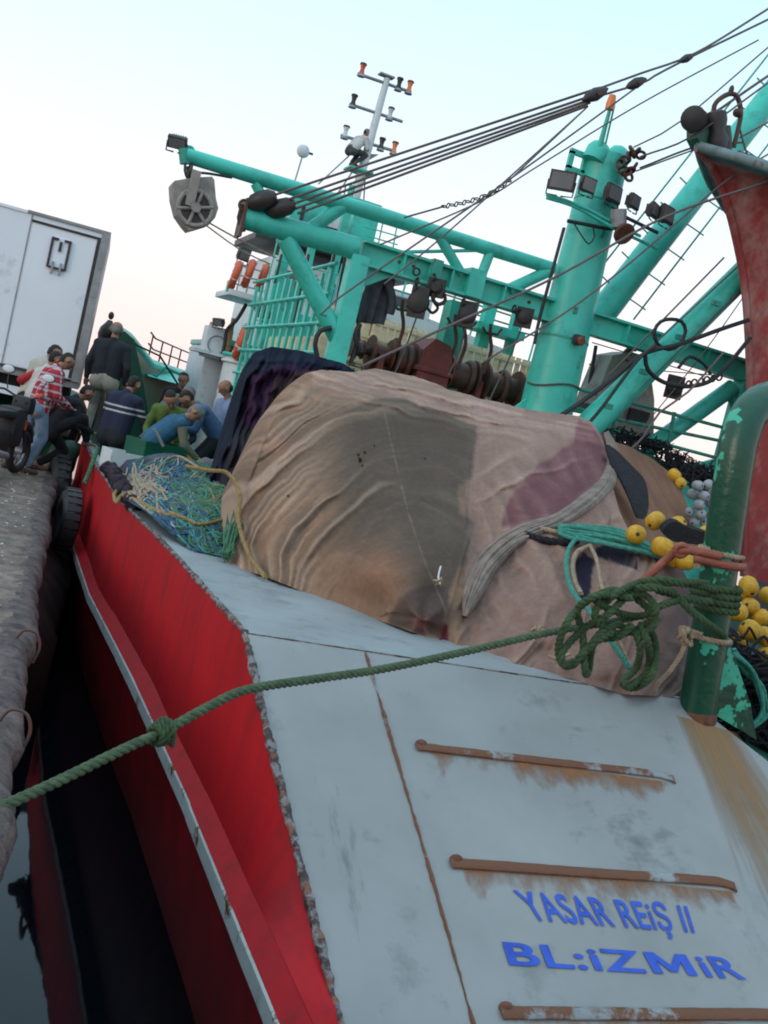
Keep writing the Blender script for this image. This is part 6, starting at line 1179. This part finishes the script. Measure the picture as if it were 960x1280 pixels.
def person(lb, base, az, H=1.73, lean=5, pel=None, hands=None, feet=None, head=(20, 0), top='grey_cloth', legs='dark_trousers', hair='hair_dark', shoe='brown_shoe', sleeve=None, glove=None, bald=False, cap=None, build=1.0, twist=0, bare=False, longc=0.0, group=None, slm=None):
    base = Vector(base); k = H/1.73; az = R(az); f = Vector((math.sin(az), math.cos(az), 0)); r = Vector((f.y, -f.x, 0)); U_ = Vector((0, 0, 1))
    P = thing('person', lb, 'person', base, group); W = lambda a, b_, c: base+(f*a+r*b_+U_*c)*k
    px_, py_, pz = pel or (0, 0, .92); pv = W(px_, py_, pz); th = R(lean); td = f*math.sin(th)+U_*math.cos(th); tf = f*math.cos(th)-U_*math.sin(th)
    sh_c = pv+td*.47*k; ni = sh_c+td*.06*k; hd = R(lean*.7+head[0]); hdir = f*math.sin(hd)+U_*math.cos(hd); hf = f*math.cos(hd)-U_*math.sin(hd)
    ty = R(head[1]); hr = r*math.cos(ty)-f*math.sin(ty)*1.0; hf = (hf*math.cos(ty)+r*math.sin(ty)).normalized(); hr = hf.cross(hdir).normalized(); hc = ni+hdir*.165*k
    S = {}; body = []; shirt = []; pants = []; gl = []; slv = []
    for s_ in (-1, 1): S[s_] = sh_c+r*(s_*.185*k*build)-td*.02*k
    b_ = build
    # torso
    for s_ in (-1, 1):
        body += [(pv+r*s_*.07*k, sh_c+r*s_*.09*k-td*.05*k, .115*k*b_, .105*k*b_), (sh_c+r*s_*.05*k, S[s_], .075*k, .06*k)]
        shirt += [(pv+r*s_*.075*k-U_*longc*k, pv+r*s_*.07*k+td*.2*k, .128*k*b_, .13*k*b_), (pv+r*s_*.07*k+td*.2*k, sh_c+r*s_*.09*k-td*.06*k, .13*k*b_, .12*k*b_), (sh_c+r*s_*.04*k+td*.0, S[s_], .085*k, .078*k)]
        pants += [(pv+r*s_*.06*k, pv+r*s_*.085*k-U_*.08*k-f*.02*k, .13*k*b_, .125*k*b_)]
    body += [(ni-td*.06*k, hc-hdir*.07*k, .058*k, .052*k)]; shirt += [(ni-td*.05*k, ni+td*.005*k, .072*k, .066*k)]
    # head: skull, jaw, nose, ears
    body += [(hc, hc, .1*k, None)][:0]
    body += [(hc+hdir*.03*k-hf*.012*k, hc+hdir*.03*k+hf*.012*k, .087*k, .083*k), (hc+hf*.02*k, hc-hdir*.06*k+hf*.035*k, .072*k, .045*k), (hc+hf*.088*k+hdir*.015*k, hc+hf*.108*k-hdir*.015*k, .011*k, .016*k), (hc+hf*.082*k+hdir*.035*k-hr*.03*k, hc+hf*.082*k+hdir*.035*k+hr*.03*k, .012*k, .012*k), (hc+hf*.083*k-hdir*.045*k-hr*.014*k, hc+hf*.083*k-hdir*.045*k+hr*.014*k, .010*k, .010*k)]
    for s_ in (-1, 1): body += [(hc+hr*s_*.083*k+hdir*.015*k, hc+hr*s_*.090*k-hdir*.02*k-hf*.006*k, .018*k, .012*k)]
    hands = hands or ((.12, .22, -.48), (.12, .22, -.48)); feet = feet or ((.02, .11, 0), (.02, .11, 0))
    for s_, h_ in ((-1, hands[0]), (1, hands[1])):
        T = S[s_]+(f*h_[0]+r*(s_*abs(h_[1])-s_*.185 if h_[1] is not None else 0)+U_*h_[2])*k; E, Wt = ik(S[s_], T, .285*k, .26*k, -f*.8+r*s_*.5-U_*.4)
        body += [(S[s_], E, .05*k, .04*k), (E, Wt, .04*k, .027*k)]; d = (Wt-E).normalized(); q = d.cross(r); q = q.normalized() if q.length > .1 else f
        palm = Wt+d*.045*k; side_ = d.cross(q).normalized(); body += [(Wt, palm+side_*.018*k, .027*k, .022*k), (Wt, palm-side_*.018*k, .027*k, .022*k)]
        for i, (o_, l_) in enumerate(((-.030, .062), (-.010, .075), (.010, .070), (.030, .055))):
            a = palm+side_*o_*k+d*.02*k; m1 = a+(d*.55-q*.1)*l_*k; body += [(a, m1, .0095*k, .009*k), (m1, m1+(d*.35-q*.35)*l_*k, .009*k, .0075*k)]
        a = Wt+d*.02*k-side_*.025*k; body += [(a, a+(d*.03-side_*.03-q*.012)*k, .012*k, .010*k)]
        if glove: gl += [(Wt-d*.05*k, palm+side_*.018*k, .036*k, .034*k), (Wt, palm-side_*.018*k, .036*k, .032*k)]+[(palm+side_*o_*k+d*.01*k, palm+side_*o_*1.2*k+(d*.07-q*.025)*k, .016*k, .014*k) for o_ in (-.033, -.011, .011, .033)]+[(a, a+(d*.03-side_*.04)*k, .016*k, .013*k)]
        if sleeve != 'none': (slv if slm else shirt).extend( [(S[s_], E, .066*k, .056*k), (E, E.lerp(Wt, .55 if sleeve == 'half' else .93), .056*k, .042*k)])
    soles = []
    for s_, ft in ((-1, feet[0]), (1, feet[1])):
        hp_ = pv+r*s_*.09*k; A_ = W(ft[0], s_*ft[1], ft[2]+.085); Kn, An = ik(hp_, A_, .44*k, .43*k, f+r*s_*.15+U_*.1); body += [(hp_, Kn, .085*k, .055*k), (Kn, An, .05*k, .033*k), (An-U_*.03*k, An+f*.13*k-U_*.055*k, .035*k, .026*k)]
        pants += [(hp_-U_*.02*k, Kn, .102*k*b_, .072*k), (Kn, An.lerp(Kn, .1 if not bare else .5)-U_*.0, .072*k, .058*k)]; soles += [(An-U_*.045*k-f*.03*k, An+f*.15*k-U_*.055*k, .042*k, .034*k)]
    o = blob(body, 'body', 'skin', P, .0105*k, base)
    blob(shirt, 'shirt', top, P, .0135*k, base, 3); blob(pants, 'trousers', legs, P, .0135*k, base, 3)
    for i, so_ in enumerate(soles): blob([so_], 'shoe', shoe, P, .012*k, base)
    if slm: blob(slv[:2], 'sleeve', slm, P, .0135*k, base); blob(slv[2:], 'sleeve', slm, P, .0135*k, base)
    if glove: blob(gl, 'gloves', glove, P, .010*k, base)
    if not cap: blob([(hc+hdir*.045*k-hf*.036*k, hc+hdir*.054*k-hf*.012*k, .080*k, .076*k), (hc-hf*.045*k, hc-hf*.04*k-hdir*.03*k, .068*k, .055*k)] if not bald else [(hc-hf*.03*k+hdir*.005*k, hc-hf*.04*k-hdir*.01*k, .084*k, .07*k)], 'hair', hair, P, .011*k, base)
    else: blob([(hc+hdir*.05*k-hf*.015*k, hc+hdir*.055*k+hf*.01*k, .094*k, .088*k), (hc+hdir*.055*k+hf*.07*k-hr*.03*k, hc+hdir*.05*k+hf*.13*k-hr*.015*k, .02*k, .012*k), (hc+hdir*.055*k+hf*.07*k+hr*.03*k, hc+hdir*.05*k+hf*.13*k+hr*.015*k, .02*k, .012*k)], 'cap', cap, P, .011*k, base); blob([(hc-hf*.045*k, hc-hf*.04*k-hdir*.03*k, .062*k, .05*k)], 'hair', hair, P, .011*k, base)
    for s_ in (-1, 1): MB().ell(hc+hf*.083*k+hr*s_*.031*k+hdir*.018*k, (.009*k,)*3, nu=8, nv=6).build('eye', 'eye', P)
    return P
def onq(px, py, z=0): return V(atZ(px, py, z))
# on the quay
person('man in a cream sweater and dark trousers standing bowed on the quay beside the truck', (.52, 15.2, 0), 60, 1.80, 12, head=(38, 20), top='cream_knit', legs='dark_trousers', hands=((.16, .20, -.46), (.20, .20, -.42)))
person('man in a red and white plaid shirt and pale jeans leaning forward on the quay', (.62, 14.35, 0), 70, 1.74, 14, pel=(0, 0, .92), head=(40, 15), top='red_plaid', legs='jeans', hands=((.20, .18, -.40), (.22, .18, -.38)), feet=((-.22, .10, 0), (-.05, .12, 0)), longc=.08)
person('man in a red sleeved pale top half hidden behind the plaid shirt', (.58, 14.95, 0), 65, 1.68, 10, head=(25, 0), top='offwhite', legs='jeans', slm='red_cloth', hands=((.05, .34, -.30), (.18, .2, -.42)))
person('man in a black sweater and beige trousers standing with his back turned on the gunwale', (1.50, 15.6, .53), 18, 1.76, 2, head=(8, -5), top='black_sweater', legs='beige_trousers', hair='hair_grey', bald=True, hands=((.02, .26, -.52), (.05, .26, -.5)), build=1.08)
person('crouching man in dark clothes stepping from the quay onto the gunwale', (.86, 14.9, 0), 75, 1.70, 30, pel=(0, 0, .64), head=(30, 0), top='black_sweater', legs='dark_trousers', feet=((-.05, .10, .0), (.52, .06, .46)), hands=((.25, .2, -.40), (.30, .2, -.34)), shoe='skin')
# on the deck
DZ = .08
def dk_(px, py, Y): p = V(atY(px, py, Y)); return p
person('man in a navy jacket with two white stripes across the back facing the crew', (1.60, 14.0, DZ-.2), 40, 1.74, 10, head=(35, 0), top='navy_striped', legs='dark_trousers', hands=((.30, .18, -.34), (.34, .20, -.30)), glove='yellow_glove', build=1.12, bare=True)
person('grey haired man in a grey top bending behind the striped jacket', (2.2, 15.0, DZ+.1), 100, 1.68, 32, pel=(0, 0, .82), head=(35, 20), top='grey_cloth', legs='dark_trousers', hair='hair_grey', hands=((.30, .16, -.30), (.28, .16, -.34)))
person('man in a black jacket over a white shirt standing upright by the green bulwark', (2.78, 16.9, DZ), 160, 1.74, 4, head=(18, 0), top='black_sweater', legs='dark_trousers', hands=((.12, .22, -.48), (.14, .2, -.46)))
person('man in a green shirt and yellow gloves bending to his left over the catch', (2.30, 13.9, DZ), 200, 1.70, 34, pel=(0, 0, .80), head=(30, -20), top='green_shirt', legs='grey_trousers', hands=((.30, .14, -.38), (.22, .2, -.40)), glove='yellow_glove')
person('stooping man in a grey cap and blue vest with grey sleeves and yellow gloves', (1.96, 13.2, DZ-.05), 85, 1.72, 42, pel=(0, 0, .78), head=(25, 15), top='blue_vest', slm='olive_sleeve', legs='grey_trousers', cap='cap_grey', hair='hair_grey', hands=((.26, .16, -.42), (.30, .18, -.40)), glove='yellow_glove', build=1.08)
person('man in a mid blue shirt bent low with his dark head down', (3.0, 14.1, DZ+.15), 268, 1.70, 48, pel=(0, 0, .82), head=(35, 10), top='work_blue', legs='dark_trousers', hands=((.30, .16, -.34), (.30, .18, -.34)))
person('bearded balding man in a light blue shirt standing at the right of the crew', (3.2, 14.6, DZ), 250, 1.78, 8, head=(28, 10), top='light_blue_shirt', legs='dark_trousers', bald=True, hands=((.26, .16, -.36), (.28, .16, -.34)), build=1.12)
person('dark haired man in dark blue crouching among the crew behind the green shirt', (2.62, 15.4, DZ), 180, 1.66, 40, pel=(0, 0, .76), head=(30, 0), top='navy_cloth', legs='dark_trousers', hands=((.28, .14, -.34), (.24, .18, -.36)))
mm = V(atY(444, 212, 22)); person('small figure in a pale jacket crouching high up on the mast platform', (mm.x-.15, 21.9, mm.z+.04), 60, 1.35, 35, pel=(-.08, 0, .42), head=(10, 0), top='offwhite', legs='grey_trousers', feet=((.10, .1, 0), (.05, .1, 0)), hands=((.25, .16, -.1), (.25, .16, -.2)), cap='cap_grey')
# grey oilskins heaped by the crew, fish crates, dark post behind the truck
ck = MB()
for (x, y, r_) in ((262, 584, .11), (250, 586, .11), (275, 582, .12), (288, 578, .11)): ck.ell(V(atY(x, y, 11.5)), (r_*1.3, r_, r_*.8), nu=14)
for i, v in enumerate(ck.v): v += Vector((mnoise.noise(v*7), mnoise.noise(v*7+Vector((5, 0, 0))), mnoise.noise(v*7+Vector((0, 5, 0)))))*.06
tag(ck.build('oilskin_heap', 'grey_cloth'), 'crumpled grey oilskins lying on the nets in front of the crew', 'oilskins')
def fishbox(px, py, Y, lb, m_, rz):
    c = V(atY(px, py, Y)); t_ = thing('fish_box', lb, 'fish box', Vector((c.x, c.y, DZ))); ca_, sa_ = math.cos(rz), math.sin(rz); X_ = Vector((ca_, sa_, 0)); Y_ = Vector((-sa_, ca_, 0)); b0 = Vector((c.x, c.y, DZ)); hgt = max(.2, c.z-DZ)
    MB().box(b0+UZ*.02, (.6, .4, .03), (X_, Y_, UZ)).build('bottom', m_, t_)
    for s_ in (-1, 1): MB().box(b0+X_*(s_*.3)+UZ*hgt/2, (.025, .4, hgt), (X_, Y_, UZ)).build('end_wall', m_, t_); MB().box(b0+Y_*(s_*.2)+UZ*hgt/2, (.62, .02, hgt), (X_, Y_, UZ)).build('side_wall', m_, t_)
fishbox(196, 552, 13.0, 'dark green fish box edged with a pale bar beside the striped jacket', 'dgreen', .5); fishbox(165, 566, 12.8, 'pale fish box at the feet of the man in the striped jacket', 'white', .2)
wire([(192, 536), (198, 545), (204, 558)], 12.7, .02, 'pale metal bar leaning on the dark fish box', 'alu')
bp_ = V(atY(134, 418, 18.6)); pt = thing('dark_post', 'small dark bell shaped post top with a knob behind the man on the gunwale', 'buoy', Vector((bp_.x, bp_.y, 1.2)))  # dark post top with a bell shaped head
MB().tube([Vector((bp_.x, bp_.y, 1.2)), bp_], .04, 8).build('staff', 'steel', pt); MB().lathe(bp_-UZ*.12, bp_+UZ*.25, [(0, .14), (.3, .16), (.6, .14), (.85, .07), (1, .04)], 16).build('bell', 'steel', pt); MB().ell(bp_+UZ*.33, (.05, .05, .07)).build('knob', 'steel', pt)

hp2 = MB()  # heap added to close the bright gap behind the men
for (x, y, z_, r_) in ((.7, 17.8, .3, .5), (1.0, 18.4, .35, .5), (.4, 18.2, .4, .5), (1.15, 19.2, .5, .55), (.2, 17.2, .2, .4), (1.2, 17.3, .0, .35)): hp2.ell((x, y, z_), (r_, r_*.9, r_), nu=20, nv=12)
for v in hp2.v: v += Vector((mnoise.noise(v*3), mnoise.noise(v*3+Vector((5, 0, 0))), mnoise.noise(v*3+Vector((0, 5, 0)))))*.12
tag(hp2.build('filler_heap', 'dgreen'), 'dark green filler heap added on the quay behind the standing men', 'filler heap')
